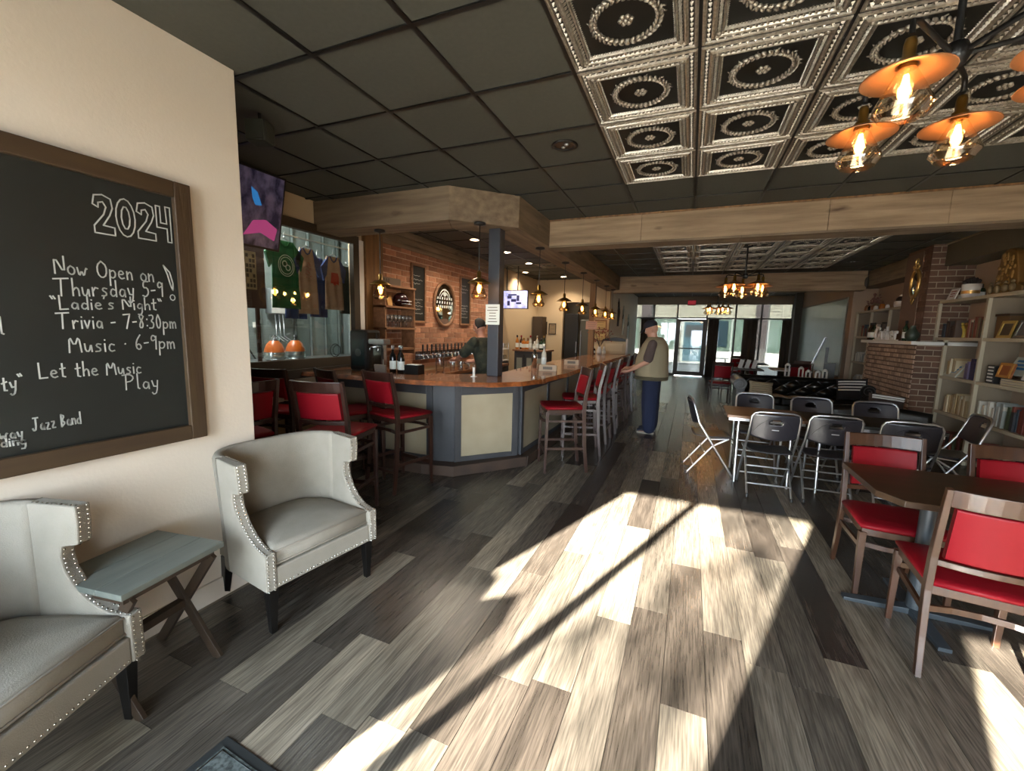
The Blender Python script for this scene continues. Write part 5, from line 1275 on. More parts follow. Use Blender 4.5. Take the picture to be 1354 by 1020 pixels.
def chandelier(label, loc, angs, R=.27, power=.5, S=1.0):
    """loc: centre at shade level"""
    t = thing('chandelier', label, 'chandelier', loc, 0, 'amber multi-arm chandeliers'); H = CEI-loc[2]
    g = G(); g.cyl((0, 0, .12), (0, 0, H-.02), .012, n=8); g.build('stem', 'black', t)
    g = G(); g.lathe([(.001, H), (.07, H), (.07, H-.02), (.02, H-.035)], 18); g.build('canopy', 'black', t)
    g = G(); g.lathe([(.001, .17), (.03, .165), (.045, .13), (.03, .095), (.001, .09)], 14); g.build('hub', 'black', t)
    for a in angs:
        a = math.radians(a); x, y = R*math.cos(a), R*math.sin(a)
        def SC(q): q.v = [(x+(v[0]-x)*S, y+(v[1]-y)*S, v[2]*S) for v in q.v]
        g = G(); g.tube([(.03*math.cos(a), .03*math.sin(a), .13), (x*.9, y*.9, .16), (x, y, .15), (x, y, .11)], .009, 8); arm = g.build('arm', 'black', t)
        g = G(); g.lathe([(.001, .125), (.018, .12), (.022, .1), (.022, .05), (.032, .045), (.032, .005)], 14, (x, y, 0)); SC(g); g.build('socket', 'brass', arm)
        g = G(); g.lathe([(.03, .03), (.08, .012), (.148, -.018), (.151, -.022), (.149, -.024), (.08, .005), (.03, .022)], 32, (x, y, 0)); SC(g); g.build('shade', 'copper', arm)
        g = G(); g.lathe([(.03, .01), (.034, 0), (.068, -.07), (.1, -.135), (.1, -.147), (.082, -.168), (.076, -.18)], 12, (x, y, 0)); SC(g); g.build('glass_jar', 'amber', arm)
        g = G(); g.lathe([(.014, .005), (.014, -.02), (.03, -.065), (.03, -.085), (.018, -.115), (.001, -.125)], 12, (x, y, 0)); SC(g); g.build('bulb_glass', 'amber', arm)
        g = G()
        for q in range(5):
            w = q*2*PI/5; g.tube([(x+.006*math.cos(w), y+.006*math.sin(w), -.015), (x+.012*math.cos(w), y+.012*math.sin(w), -.06), (x+.006*math.cos(w), y+.006*math.sin(w), -.1)], .0042, 5)
        SC(g); g.build('filament', 'filament', arm)
        lamp('chandelier_glow', (loc[0]+x, loc[1]+y, loc[2]-.06*S), power, (1, .66, .34), .03)
chandelier('amber chandelier with copper disc shades nearest overhead', (.79, 2.107, 2.45), (228, 128, 62, 305, 0), .30, .5, .81)
chandelier('amber chandelier hanging beyond the first wooden beam', (.71, 7.6, 2.36), (90, 18, 162, 234, 306))
chandelier('amber chandelier farthest away, in front of the rear windows', (.62, 13.2, 2.32), (80, 8, 152, 224, 296))

def downlights():
    for k, (x, y) in enumerate(((-3.2, 6.04), (-3.14, 7.15), (-3.2, 8.45), (-3.75, 9.7), (-3.1, 10.7), (-2.9, 5.0))):
        t = thing('downlight', ['recessed round downlight over the bar well, nearest lit one', 'recessed downlight over the bar well, second of the row', 'recessed downlight over the bar well, third of the row', 'recessed downlight beside the hanging television', 'recessed downlight near the cream wall', 'recessed downlight above the bar front'][k], 'downlight', (x, y, CEI), 0, 'recessed downlights over the bar')
        g = G(); g.lathe([(.06, -.001), (.085, -.006), (.088, 0)], 20); g.build('trim_ring', 'white', t)
        g = G(); g.lathe([(.062, -.003), (.001, -.003)], 20); g.build('lens', 'can', t)
        l = lamp('downlight_beam', (x, y, CEI-.03), 9, (1, .84, .64), .05, 2.4)
downlights()
def ceiling_fittings():
    for k, (x, y, lab) in enumerate(((-.97, 3.24, 'round black ceiling speaker among the plain tiles above the floor'), (2.40, 7.15, 'round black ceiling speaker near the brick chimney'), (2.6, 9.65, 'round black ceiling speaker farther along the right side'))):
        t = thing('ceiling_speaker', lab, 'speaker', (x, y, CEI+.004))
        g = G(); g.lathe([(.095, 0), (.1, -.008), (.075, -.012), (.07, -.002)], 24); g.build('bezel', 'black', t)
        g = G(); g.lathe([(.07, -.003), (.001, -.003)], 24); g.build('grille', 'legblack', t)
        g = G(); g.ell((.02, -.02, -.008), (.02, .015, .01), 8, 6); g.ell((-.015, .02, -.008), (.018, .015, .008), 8, 6); g.build('driver', 'alu', t)
    t = thing('hanging_speaker', 'dark boxy loudspeaker hung high in the dark corner beside the beige wall', 'speaker', (-2.72, 2.105, 2.83), math.radians(20))
    g = G(); g.box(-.07, -.06, -.07, .07, .06, .07); g.build('cabinet', flat('dark_speaker', '#26271f', .7), t, bevel=.02)
    g = G(); g.box(-.06, -.065, -.06, .06, -.06, .06); g.build('grille', flat('speaker_grille', '#383a33', .8), t)
    g = G(); g.cyl((0, 0, .07), (0, 0, .12), .012); g.build('bracket', 'black', t)
    t = thing('exit_sign', 'red exit sign fixed to the header above the rear glass door', 'exit sign', (-.05, 17.27, 2.73))
    g = G(); g.box(-.14, -.03, -.1, .14, .03, .1); g.build('housing', flat('exit_body', '#a31227', .5), t, bevel=.008)
    c = bpy.data.curves.new('exit_text', 'FONT'); c.body = 'EXIT'; c.size = .14; c.extrude = .003; c.align_x = 'CENTER'; c.materials.append(M['exitred'])
    tmp = bpy.data.objects.new('tmp', c); C.objects.link(tmp); me = bpy.data.meshes.new_from_object(tmp.evaluated_get(bpy.context.evaluated_depsgraph_get())); bpy.data.objects.remove(tmp)
    o = bpy.data.objects.new('lettering', me); C.objects.link(o); o['kind'] = 'stuff'; o.parent = t; o.location = (0, -.034, -.05); o.rotation_euler = (PI/2, 0, 0)
ceiling_fittings()
# ================================================================= TELEVISIONS
def tvs():
    t = thing('television', 'large television tilted down from the dark corner showing purple and pink footage', 'television', (-3.62, 2.40, 2.585))
    R = Ry(math.radians(12))
    g = G(); g.obox((0, 0, 0), (.05, 1.14, .66), R); g.build('housing', 'legblack', t, bevel=.005)
    m = mat('footage_purple', '#171a2e', .3, noise=('#8a86ac', 7, (1, 1.6, 1), .13), emit=('#201f3c', .04))
    g = G(); g.obox(R @ Vector((.027, 0, 0)), (.004, 1.1, .62), R); s = g.build('screen', m, t)
    g = G(); g.prism([(.20, -.24), (.28, -.10), (.40, -.07), (.52, -.13), (.50, -.24), (.36, -.19)], .030, .032, 'x'); g.v = [tuple(R @ Vector(v_)) for v_ in g.v]; g.build('pink_shape', mat('pink_glow', '#7d2f55', .4, emit=('#b0447c', .08)), s)
    g = G(); g.prism([(.24, .17), (.30, .14), (.35, .04), (.29, .03), (.26, .08)], .030, .032, 'x'); g.v = [tuple(R @ Vector(v_)) for v_ in g.v]; g.build('blue_shape', mat('blue_glow', '#1f5586', .4, emit=('#2f7fc4', .08)), s)
    g = G(); g.cyl((-.04, 0, .05), (-.04, 0, .35), .02); g.obox((-.05, 0, 0), (.06, .3, .25)); g.build('mount', 'black', t)
    t = thing('television', 'small wall television on two ceiling rods above the liquor cabinet', 'television', (-3.60, 8.68, 2.235))
    g = G(); g.box(-.31, 0, -.2, .31, .05, .2); g.build('housing', 'legblack', t, bevel=.005)
    g = G(); g.box(-.295, -.004, -.185, .295, .0, .185); s = g.build('screen', 'screenw', t)
    g = G()
    for a, b, c, d in ((-.12, .05, .05, .03), (-.02, -.02, .06, .03), (.08, .03, .03, .06), (-.05, .1, .1, .015), (.1, -.08, .06, .02), (-.14, -.08, .03, .05)): g.box(a-c, -.006, b-d, a+c, -.004, b+d)
    stuff(g.build('picture_shapes', mat('dark_picture_shapes', '#2b2c4a', .5, emit=('#3c3d6a', .05)), s))
    for x in (-.2, .06): g = G(); g.cyl((x, .03, .2), (x, .03, .71), .012); g.build('hanger_rod', 'black', t)
tvs()

# ================================================================= NOTICES, PICTURES
def sheet(name, label, org, ux, uz, w, h, m='paper', lines=5, cat='notice', ink='label_dark', frame=None, th=.004, big=None):
    ux, uz = Vector(ux).normalized(), Vector(uz).normalized(); n = ux.cross(uz).normalized()
    t = thing(name, label, cat, org); R = Matrix((ux, uz, n)).transposed()
    def B(x0, y0, z0, x1, y1, z1):
        return R @ Vector(((x0+x1)/2, (y0+y1)/2, (z0+z1)/2)), (x1-x0, y1-y0, z1-z0)
    g = G(); g.obox(*B(0, 0, 0, w, h, th), R); g.build('sheet', m, t)
    if frame:
        f = w*.07+.008
        for q in ((-f, -f, 0, 0, h+f, th+.012), (w, -f, 0, w+f, h+f, th+.012), (0, -f, 0, w, 0, th+.012), (0, h, 0, w, h+f, th+.012)): g = G(); g.obox(*B(*q), R); g.build('frame', frame, t)
    if lines:
        g = G(); rr = random.Random(int(w*1000+org[1]*97))
        for k in range(lines):
            yy = h*(.85-.7*k/max(1, lines-1)); ww = w*rr.uniform(.45, .8); x0 = (w-ww)/2
            g.obox(*B(x0, yy-h*.018, th, x0+ww, yy+h*.018, th+.001), R)
        stuff(g.build('print_lines', flat(ink, '#5d554b', .8), t))
    return t
sheet('notice', 'pale printed notice taped to the slate post above the bar', (-2.065, 4.175, 1.63), (1, 0, 0), (0, 0, 1), .165, .215, 'paper', 6)
sheet('notice', 'small pinkish notice fixed to the wooden post farther along the bar', (-2.18, 9.445, 1.63), (1, 0, 0), (0, 0, 1), .25, .18, flat('pink_paper', '#b98f7c', .8), 4)
sheet('picture', 'small dark framed picture on the cream wall, left of the pair', (-4.0+.0, 11.295, 1.5), (1, 0, 0), (0, 0, 1), .22, .3, flat('sepia_picture', '#6d5a40', .7), 4, 'picture', frame='darkwood').location.x = -3.93
sheet('picture', 'small dark framed picture on the cream wall, right of the pair', (-3.62, 11.295, 1.5), (1, 0, 0), (0, 0, 1), .17, .26, flat('dim_picture', '#8b7455', .7), 3, 'picture', frame='darkwood')
for k, z in enumerate((1.96, 1.66, 1.36)):
    sheet('certificate', 'cream framed certificate near the berry vase, ' + ['the highest of three', 'the middle of three', 'the lowest of three'][k], (-2.38, 11.29, z), (1, 0, 0), (0, 0, 1), .3, .2, flat('cream_certificate', '#b59a68', .7), 3, 'certificate', frame='shelfw')
# passage door and fridge at the back of the bar
def passage():
    d = struct(empty('door_2')); g = G(); g.box(-3.2, 11.33, 0, -2.83, 11.37, 2.05); g.build('door_leaf', flat('black_door', '#15130f', .4), d, bevel=.004)
    g = G(); g.box(-2.87, 11.31, 1.0, -2.85, 11.33, 1.3); g.build('handle', 'alu', d)
    t = thing('refrigerator', 'dark grey refrigerator standing in the doorway behind the bar', 'refrigerator', (-2.62, 11.75, 0))
    g = G(); g.box(-.18, -.3, 0, .2, .3, 1.9); g.build('body', flat('fridge_grey', '#4d4a40', .4), t, bevel=.01)
    g = G(); g.box(-.17, -.33, .7, .19, -.3, 1.88); dr = g.build('door', flat('fridge_grey', '#4d4a40', .4), t, bevel=.008)
    g = G(); g.box(-.15, -.36, .9, -.13, -.33, 1.6); g.build('handle', 'alu', dr)
    t = thing('dark_cupboard', 'dark tall cupboard by the glass rack at the back of the bar', 'cupboard', (-3.85, 11.05, 0))
    g = G(); g.box(-.13, -.15, 0, .15, .2, 1.95); g.build('body', flat('dark_brown_cupboard', '#3a2a18', .6), t, bevel=.006)
    g = G(); g.box(-.11, -.17, .05, .13, -.15, 1.9); g.build('door', flat('dark_brown_cupboard', '#3a2a18', .6), t)
passage()

# ================================================================= BREW ROOM
def shirt(label, y, z, w, h, m, sleeve, printer=None, x=-4.24):
    t = thing('shirt', label, 'shirt', (x, y, z))
    W = w/2
    def f(u, v):   # body
        ww = W*(.80+.2*(1-v)**.5 if v < .9 else .80*(1-(v-.9)*2.0)+.04)
        return (.012*math.sin(u*14+v*3)*(1-v*.7), (u-.5)*2*ww, -h*(1-v))
    g = G(); g.grid(f, 16, 14); g.build('body', m, t, solid=.01)
    for s in (-1, 1):
        g = G(); g.loft([[Vector((dx, s*yy, zz)) for dx, yy, zz in q] for q in (
            [(-.01, W*.58, -.01), (.016, W*.58, -.01), (.016, W*.80, -.23), (-.01, W*.80, -.23)],
            [(-.008, W*1.36, -.15), (.016, W*1.36, -.15), (.016, W*1.12, -.31), (-.008, W*1.12, -.31)])], True, 0, False); g.build('sleeve', sleeve, t)
    g = G(); g.tube([(.008, -W*.38, 0), (.012, -W*.2, -.05), (.014, 0, -.068), (.012, W*.2, -.05), (.008, W*.38, 0)], .008, 6); g.build('collar', sleeve, t)
    g = G(); g.tube([(0, -W*.7, -.02), (0, 0, .035), (0, W*.7, -.02)], .005, 6); g.tube([(0, 0, .035), (0, 0, .08), (0, .015, .1)], .003, 5); g.build('hanger', 'alu', t)
    if printer: printer(t, W, h)
    return t
def pr_round(t, W, h):
    g = G()
    for r in (.1, .08): g.tube([(.024, r*math.cos(a), -.27+r*1.15*math.sin(a)) for a in [k*PI/12 for k in range(24)]], .004, 4, closed=True)
    for a, b in ((-.02, .0), (.02, -.04)): g.tube([(.024, a+.028*math.cos(q), -.25+b+.03*math.sin(q)) for q in [k*PI/6 for k in range(12)]], .006, 4, closed=True)
    g.build('print', 'whitec', t)
def pr_bottle(t, W, h):
    g = G(); rr = random.Random(5)
    for k in range(22): 
        zz = -.16-.18*k/22; w = .012+.03*min(1, k/12); y = rr.uniform(-w, w); g.obox((.022, y, zz), (.003, .03, .008))
    stuff(g.build('print', 'redink', t))
def pr_block(t, W, h):
    g = G(); g.prism([(-.065, -.33), (-.05, -.2), (.05, -.2), (.07, -.26), (.06, -.35), (.03, -.33), (.0, -.36), (-.03, -.33)], .018, .024, 'x'); g.build('print', 'ink', t)
shirt('green cotton shirt with a round white print hanging behind the bar window', 3.50, 2.50, .36, .74, 'green', 'green', pr_round)
shirt('sand-coloured shirt with navy sleeves and a faded red print, next to the green one', 3.80, 2.47, .28, .76, 'sand', 'navy', pr_bottle)
shirt('navy shirt half hidden between the two sand-coloured shirts', 4.02, 2.40, .26, .72, 'navy', 'navy', None, -4.32)
shirt('sand-coloured shirt with navy sleeves and a solid red print', 4.20, 2.44, .30, .66, 'sand', 'navy', pr_block)
shirt('dark green shirt at the right end of the hanging row', 4.48, 2.36, .26, .62, flat('bottle_green', '#16261d'), flat('bottle_green', '#16261d'), None, -4.3)
shirt('navy shirt hanging behind the green one', 3.72, 2.15, .30, .50, 'navy', 'navy', None, -4.36)
t = thing('garment_rail', 'steel rail from which the row of shirts hangs', 'rail', (-4.28, 3.9, 2.58))
g = G(); g.cyl((0, -.75, 0), (0, .95, 0), .01, n=8); g.build('rod', 'alu', t)
for y in (-.7, .9): g = G(); g.cyl((0, y, 0), (0, y, .5), .006, n=6); g.build('hanger', 'alu', t)
t = thing('wooden_display_board', 'dark brown board with a cream poster leaning inside the window left of the shirts', 'board', (-4.20, 2.6, 1.74))
g = G(); g.box(-.02, -.3, 0, .0, .62, .72); g.build('panel', flat('red_brown_board', '#3b1f13', .6), t, bevel=.004)
g = G(); g.box(0, .36, .19, .006, .52, .57); p = g.build('poster', flat('cream_poster', '#a89a78', .7), t)
g = G()
for r in range(7):
    for c in range(4):
        if (r*5+c*3) % 4: g.box(.006, .375+c*.035, .21+r*.05, .008, .40+c*.035, .245+r*.05)
stuff(g.build('poster_pattern', flat('poster_dark', '#3a3324', .8), p))
g = G(); g.box(-.02, .02, -1.74, 0, .06, 0); g.box(-.02, .5, -1.74, 0, .54, 0); g.build('leg', flat('red_brown_board', '#3b1f13', .6), t)
def brew():
    t = thing('work_bench', 'steel work bench in the brew room behind the bar window', 'bench', (-4.72, 3.6, 0))
    g = G(); g.box(-.3, -1.2, 1.10, .3, 1.6, 1.14); g.build('top', 'alu', t)
    for y in (-1.1, 1.5):
        for x in (-.27, .27): g = G(); g.cyl((x, y, 0), (x, y, 1.10), .02, n=8); g.build('leg', 'alu', t)
    for y, lab in ((3.68, 'left one of two round steel tanks with orange bands behind the bar window'), (3.98, 'right one of two round steel tanks with orange bands behind the bar window')):
        t = thing('pressure_tank', lab, 'tank', (-4.7, y, 1.14)); r = .12
        g = G(); g.lathe([(r*.8, 0), (r, .02), (r, .07), (r*.98, .1)], 20); g.build('base', 'tankw', t)
        g = G(); g.lathe([(r*.98, .1), (r*.92, .14), (r*.7, .2), (r*.4, .24)], 20); g.build('dome', 'orange', t)
        g = G(); g.lathe([(r*.4, .24), (r*.2, .26), (.02, .27), (.02, .31), (.001, .31)], 14); g.cyl((-.04, 0, .29), (.04, 0, .29), .008); g.build('valve', 'black', t)
    t = thing('control_box', 'pale control box with a white sheet on the corrugated wall', 'box', (-5.33, 4.20, 1.72))
    g = G(); g.box(0, -.14, 0, .12, .16, .34); g.build('housing', 'alu', t, bevel=.006)
    g = G(); g.box(.12, -.13, .01, .124, .11, .32); g.build('sheet', 'white', t)
    for y in (-.04, .02, .08): g = G(); g.tube([(.06, y, 0), (.06, y+.01, -.15), (.2, y-.1, -.3), (.4, y-.15, -.36)], .008, 6); g.build('pipe', 'alu', t)
    t = thing('thermostat', 'small white thermostat on the corrugated wall', 'thermostat', (-5.33, 3.92, 1.56))
    g = G(); g.box(0, -.05, -.03, .02, .05, .04); g.build('case', 'white', t, bevel=.004)
    g = G(); g.box(.02, -.02, -.015, .022, .02, .02); g.build('display', flat('lcd', '#5d655c', .3), t)
    t = thing('socket_box', 'white wall socket with a hanging black cable', 'socket', (-5.33, 3.70, 1.5))
    g = G(); g.box(0, -.035, -.05, .015, .035, .06); g.build('plate', 'white', t, bevel=.003)
    g = G(); g.tube([(.02, 0, 0), (.06, .0, -.1), (.06, .06, -.25), (.1, .14, -.42)], .011, 6); g.build('cable', 'black', t)
    t = thing('cable_coil', 'black coil of hose standing on the bench behind the shirts', 'hose', (-4.6, 4.55, 1.14))
    for r, a in ((.09, 0), (.07, .3)):
        g = G(); g.tube([(0, r*math.cos(q)+a*.1, .095+r*math.sin(q)) for q in [k*PI/10 for k in range(20)]], .006, 6, closed=True); g.build('loop', 'black', t)
brew()

# ================================================================= BOOKSHELVES
FX, BX = 3.3, 3.65
ZS = [.06, .55, 1.04, 1.575, 2.10]
def bookcase(label, y0, y1, posts, z_low=0, up=None):
    t = thing('bookcase', label, 'bookcase', (0, 0, 0))
    for z in ZS:
        a, b = (y0, y1)
        if z > 1.5 and up: a, b = min(a, up[0]), max(b, up[1])
        g = G(); g.box(FX, a, z, BX, b, z+.04); g.build('shelf', 'shelfpaint', t, bevel=.002)
    for p in posts:
        hp = 1.575 if abs(p-7.9) < .01 else 2.10
        g = G(); g.box(FX-.004, p-.02, 0, FX+.035, p+.02, hp); g.build('upright', 'shelfpaint', t, bevel=.002)
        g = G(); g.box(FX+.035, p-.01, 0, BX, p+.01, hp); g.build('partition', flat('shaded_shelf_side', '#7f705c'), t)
    if up:
        for p in up:
            if y0 <= p <= y1: continue
            g = G(); g.box(FX-.004, p-.02, 1.555, FX+.03, p+.02, 2.10); g.build('upright', 'shelfpaint', t)
    return t
bookcase('cream open bookcase on the near side of the fireplace, full of books and frames', 5.5, 7.93, [5.52, 5.98, 7.07, 7.9], up=(5.5, 8.18))
bookcase('cream open bookcase beyond the fireplace, crammed with papers and books', 9.83, 11.55, [9.86, 10.72, 11.53], up=(9.02, 11.55))
PAL = {'cream': ['#b3a283', '#a8946f', '#bdae92', '#9c8560'], 'mixed': ['#5a2a22', '#2c3a44', '#8a7a5c', '#6b5a3e', '#3d4a32', '#9c927c', '#71382a', '#23262c'], 'dark': ['#2c2620', '#3a2d28', '#4b3a2e', '#28303a', '#55453a'], 'purple': ['#4a3d55', '#6a5f77', '#35304a', '#8c8595', '#3d3340'], 'white': ['#b9b4a6', '#a7a79f', '#8f938c', '#c4bfb0']}
def bmat(h): 
    return flat('book_'+h.strip('#'), h, .6)
protos = {}
def book(label, y, z, th, dep, h, col, group=None, tilt=0, x=None):
    x = FX+.03 if x is None else x
    t = thing('book', label, 'book', (x, y, z), 0, group)
    g = G(); g.box(0, 0, 0, dep, .003, h); g.box(0, th-.003, 0, dep, th, h); g.box(0, .003, 0, .004, th-.003, h); g.build('cover', bmat(col), t)
    g = G(); g.box(.004, .003, .004, dep-.004, th-.003, h-.004); g.build('pages', flat('book_pages', '#b5a98c', .9), t)
    if tilt: t.rotation_euler = (tilt, 0, 0)
    return t
def row(y0, y1, z, pal, labels, group, seed, hmin=.19, hmax=.28, fill=1.0, tilt=.1):
    R = random.Random(seed); y = y0; n = 0
    while y < y1-.03:
        th = R.choice((.018, .024, .03, .038, .045)); h = R.uniform(hmin, hmax); dep = R.uniform(.15, .22)
        if R.random() < fill:
            lab = labels[n % len(labels)] if isinstance(labels, list) else labels
            tl = 0
            b = book(lab, y, z, th, dep, h, R.choice(PAL[pal]), group, tl, FX+.03+R.uniform(0, .03)); b['label'] = '%s, %s from the right' % (lab, ORD(n)); n += 1
        y += th+R.uniform(.002, .006)
row(7.12, 7.80, .59+0, 'cream', 'cream paperback on the lower shelf beside the fireplace', 'cream paperbacks on the lower shelf beside the fireplace', 1)
row(6.55, 7.02, .59, 'white', 'pale hardback right of the cream paperbacks', 'pale hardbacks on the lower shelf', 2, fill=.75)
row(6.05, 6.50, .59, 'mixed', 'brownish book at the right end of the lower shelf', 'brownish books on the lower shelf', 3)
row(7.12, 7.45, 1.08, 'purple', 'purple or grey book beside the upright on the middle shelf', 'purple books on the middle shelf', 4)
row(7.66, 7.84, 1.08, 'cream', 'yellowed book behind the blue-lettered display book', 'yellowed books on the middle shelf', 5, .2, .28)
row(7.1, 7.48, 1.615, 'mixed', 'old upper-shelf book left of the upright', 'old mixed books on the upper shelf', 6, .18, .27)
row(7.75, 8.12, 1.615, 'dark', 'dark upper-shelf book next to the chimney', 'dark books on the upper shelf next to the chimney', 7, .15, .24)
row(9.88, 10.3, 1.615, 'dark', 'dark upper-shelf book beyond the chimney', 'dark books on the upper shelf beyond the chimney', 8, .2, .28)
row(10.35, 10.68, 1.615, 'white', 'pale upper-shelf book beyond the chimney', 'pale books on the upper shelf beyond the chimney', 9, .16, .24)
row(10.8, 11.4, 1.615, 'mixed', 'leaning old book at the far end of the upper shelf', 'old books at the far end of the upper shelf', 10, .15, .25, .8)
row(10.75, 11.45, 1.08, 'white', 'loose pale magazine in the far bookcase, middle shelf', 'loose magazines in the far bookcase', 12, .1, .2, .9)
row(9.9, 10.6, .59, 'dark', 'dark book in the far bookcase, lower shelf', 'dark books in the far bookcase', 13, .15, .25, .7)
row(10.75, 11.45, .59, 'white', 'pale magazine in the far bookcase, lower shelf', 'pale magazines in the far bookcase', 14, .12, .22, .9)
row(7.1, 7.8, .10, 'mixed', 'bottom-shelf book behind the skewed folding chair', 'books on the bottom shelf', 15, .17, .26, .8)
row(6.05, 7.0, .10, 'mixed', 'book on the bottom shelf near the right chair', 'books on the bottom shelf to the right', 16, .17, .26, .5)
def stack(labels, group, y, z, n, w, d, cols, x=FX+.02, seed=1):
    R = random.Random(seed)
    for k in range(n):
        t = thing('book', labels+', %s from the bottom' % ORD(k), 'book', (x, y+R.uniform(-.01, .01), z+k*.027), 0, group)
        g = G(); g.box(0, 0, 0, d, w, .003); g.box(0, 0, .022, d, w, .025); g.box(d-.004, 0, .003, d, w, .022); g.build('cover', bmat(cols[k % len(cols)]), t)
        g = G(); g.box(.003, .003, .003, d-.004, w-.003, .022); g.build('pages', flat('book_pages', '#b5a98c', .9), t)
stack('white book in the flat stack on the upper shelf', 'white books lying flat on the upper shelf', 6.08, 1.615, 5, .22, .24, ['#c9c3b4', '#bdb6a6', '#a9a397'], seed=2)
stack('flat book beneath the framed pieces on the middle shelf', 'books lying flat on the middle shelf', 6.15, 1.08, 3, .5, .25, ['#8d8478', '#b5ad9f', '#6f675c'], seed=3)
stack('book lying flat on the low shelf behind the skewed folding chair', 'books lying flat on the low shelf', 7.45, .59-.0, 0, .3, .2, ['#777'], seed=4)
def display(name, label, y, z, w, h, cols, lean=.25, cat='book', framec=None, x=FX+.03, text=None):
    t = thing(name, label, cat, (x, y, z)); R = Ry(lean)
    g = G(); g.obox(R @ Vector((0, 0, h/2)), (.02, w, h), R); g.build('cover' if not framec else 'picture', bmat(cols[0]), t)
    if framec:
        f = w*.13
        for a, b, c, d in ((-w/2, 0, f, h), (w/2-f, 0, f, h), (-w/2+f, 0, w-2*f, f), (-w/2+f, h-f, w-2*f, f)):
            g = G(); g.obox(R @ Vector((-.012, a+c/2, b+d/2)), (.016, c, d), R); g.build('frame', framec, t)
    if len(cols) > 1:
        g = G()
        for k in range(3):
            zz = h*(.78-.2*k); g.obox(R @ Vector((-.0112, 0, zz)), (.003, w*(.7-.1*k), h*.12), R)
        g.build('blue_lettering', bmat(cols[1]), t)
    return t
display('book', 'pale book with blue lettering displayed face-out on the middle shelf by the fireplace', 7.72, 1.08, .30, .20, ['#b5b4a4', '#2f6f9c'], .55)
display('book', 'blue and cream book displayed high on the middle shelf right of the upright', 6.52, 1.20, .34, .22, ['#a9b0a4', '#2d6a9b'], .4, x=FX+.08)
display('photo_frame', 'small dark picture frame on the middle shelf just right of the upright', 6.88, 1.08, .15, .22, ['#8a8468'], .12, 'picture frame', 'darkwood', FX+.16)
display('photo_frame', 'orange-framed picture on the middle shelf below the blue book', 6.62, 1.165, .22, .17, ['#96532a'], .2, 'picture frame', flat('gold_orange_frame', '#b37a35', .5), FX+.03)
display('photo_frame', 'gold-edged picture frame on the upper shelf right of the upright', 6.72, 1.615, .24, .2, ['#4a3d30'], .2, 'picture frame', flat('gold_yellow_frame', '#a3843f', .5), FX+.03)
display('photo_frame', 'silver picture frame on the upper shelf beside the flat white books', 6.46, 1.615, .2, .2, ['#4d4a48'], .25, 'picture frame', 'alu', FX+.03)
display('photo_frame', 'pale framed photograph near the right edge on the middle shelf', 6.2, 1.165, .22, .22, ['#39322e'], .3, 'picture frame', 'white', FX+.03)
t = thing('striped_books', 'black and white striped box standing by the upright on the middle shelf', 'box', (FX+.04, 6.98-.17, 1.08))
g = G(); g.box(0, 0, 0, .14, .14, .21); g.build('box', flat('book_17181a', '#17181a', .5), t)
for k in range(5): g = G(); g.box(-.003, .02, .02+k*.04, 0, .12, .038+k*.04); g.build('stripe', 'white', t)
t = thing('storage_box', 'brown box on the upper shelf right of the upright', 'box', (FX+.08, 6.78, 1.615))
g = G(); g.box(0, 0, 0, .24, .24, .26); g.build('body', flat('book_5e4322', '#5e4322', .7), t, bevel=.004); g = G(); g.box(-.01, -.01, .26, .25, .25, .285); g.build('lid', flat('book_3e2a17', '#3e2a17', .7), t)
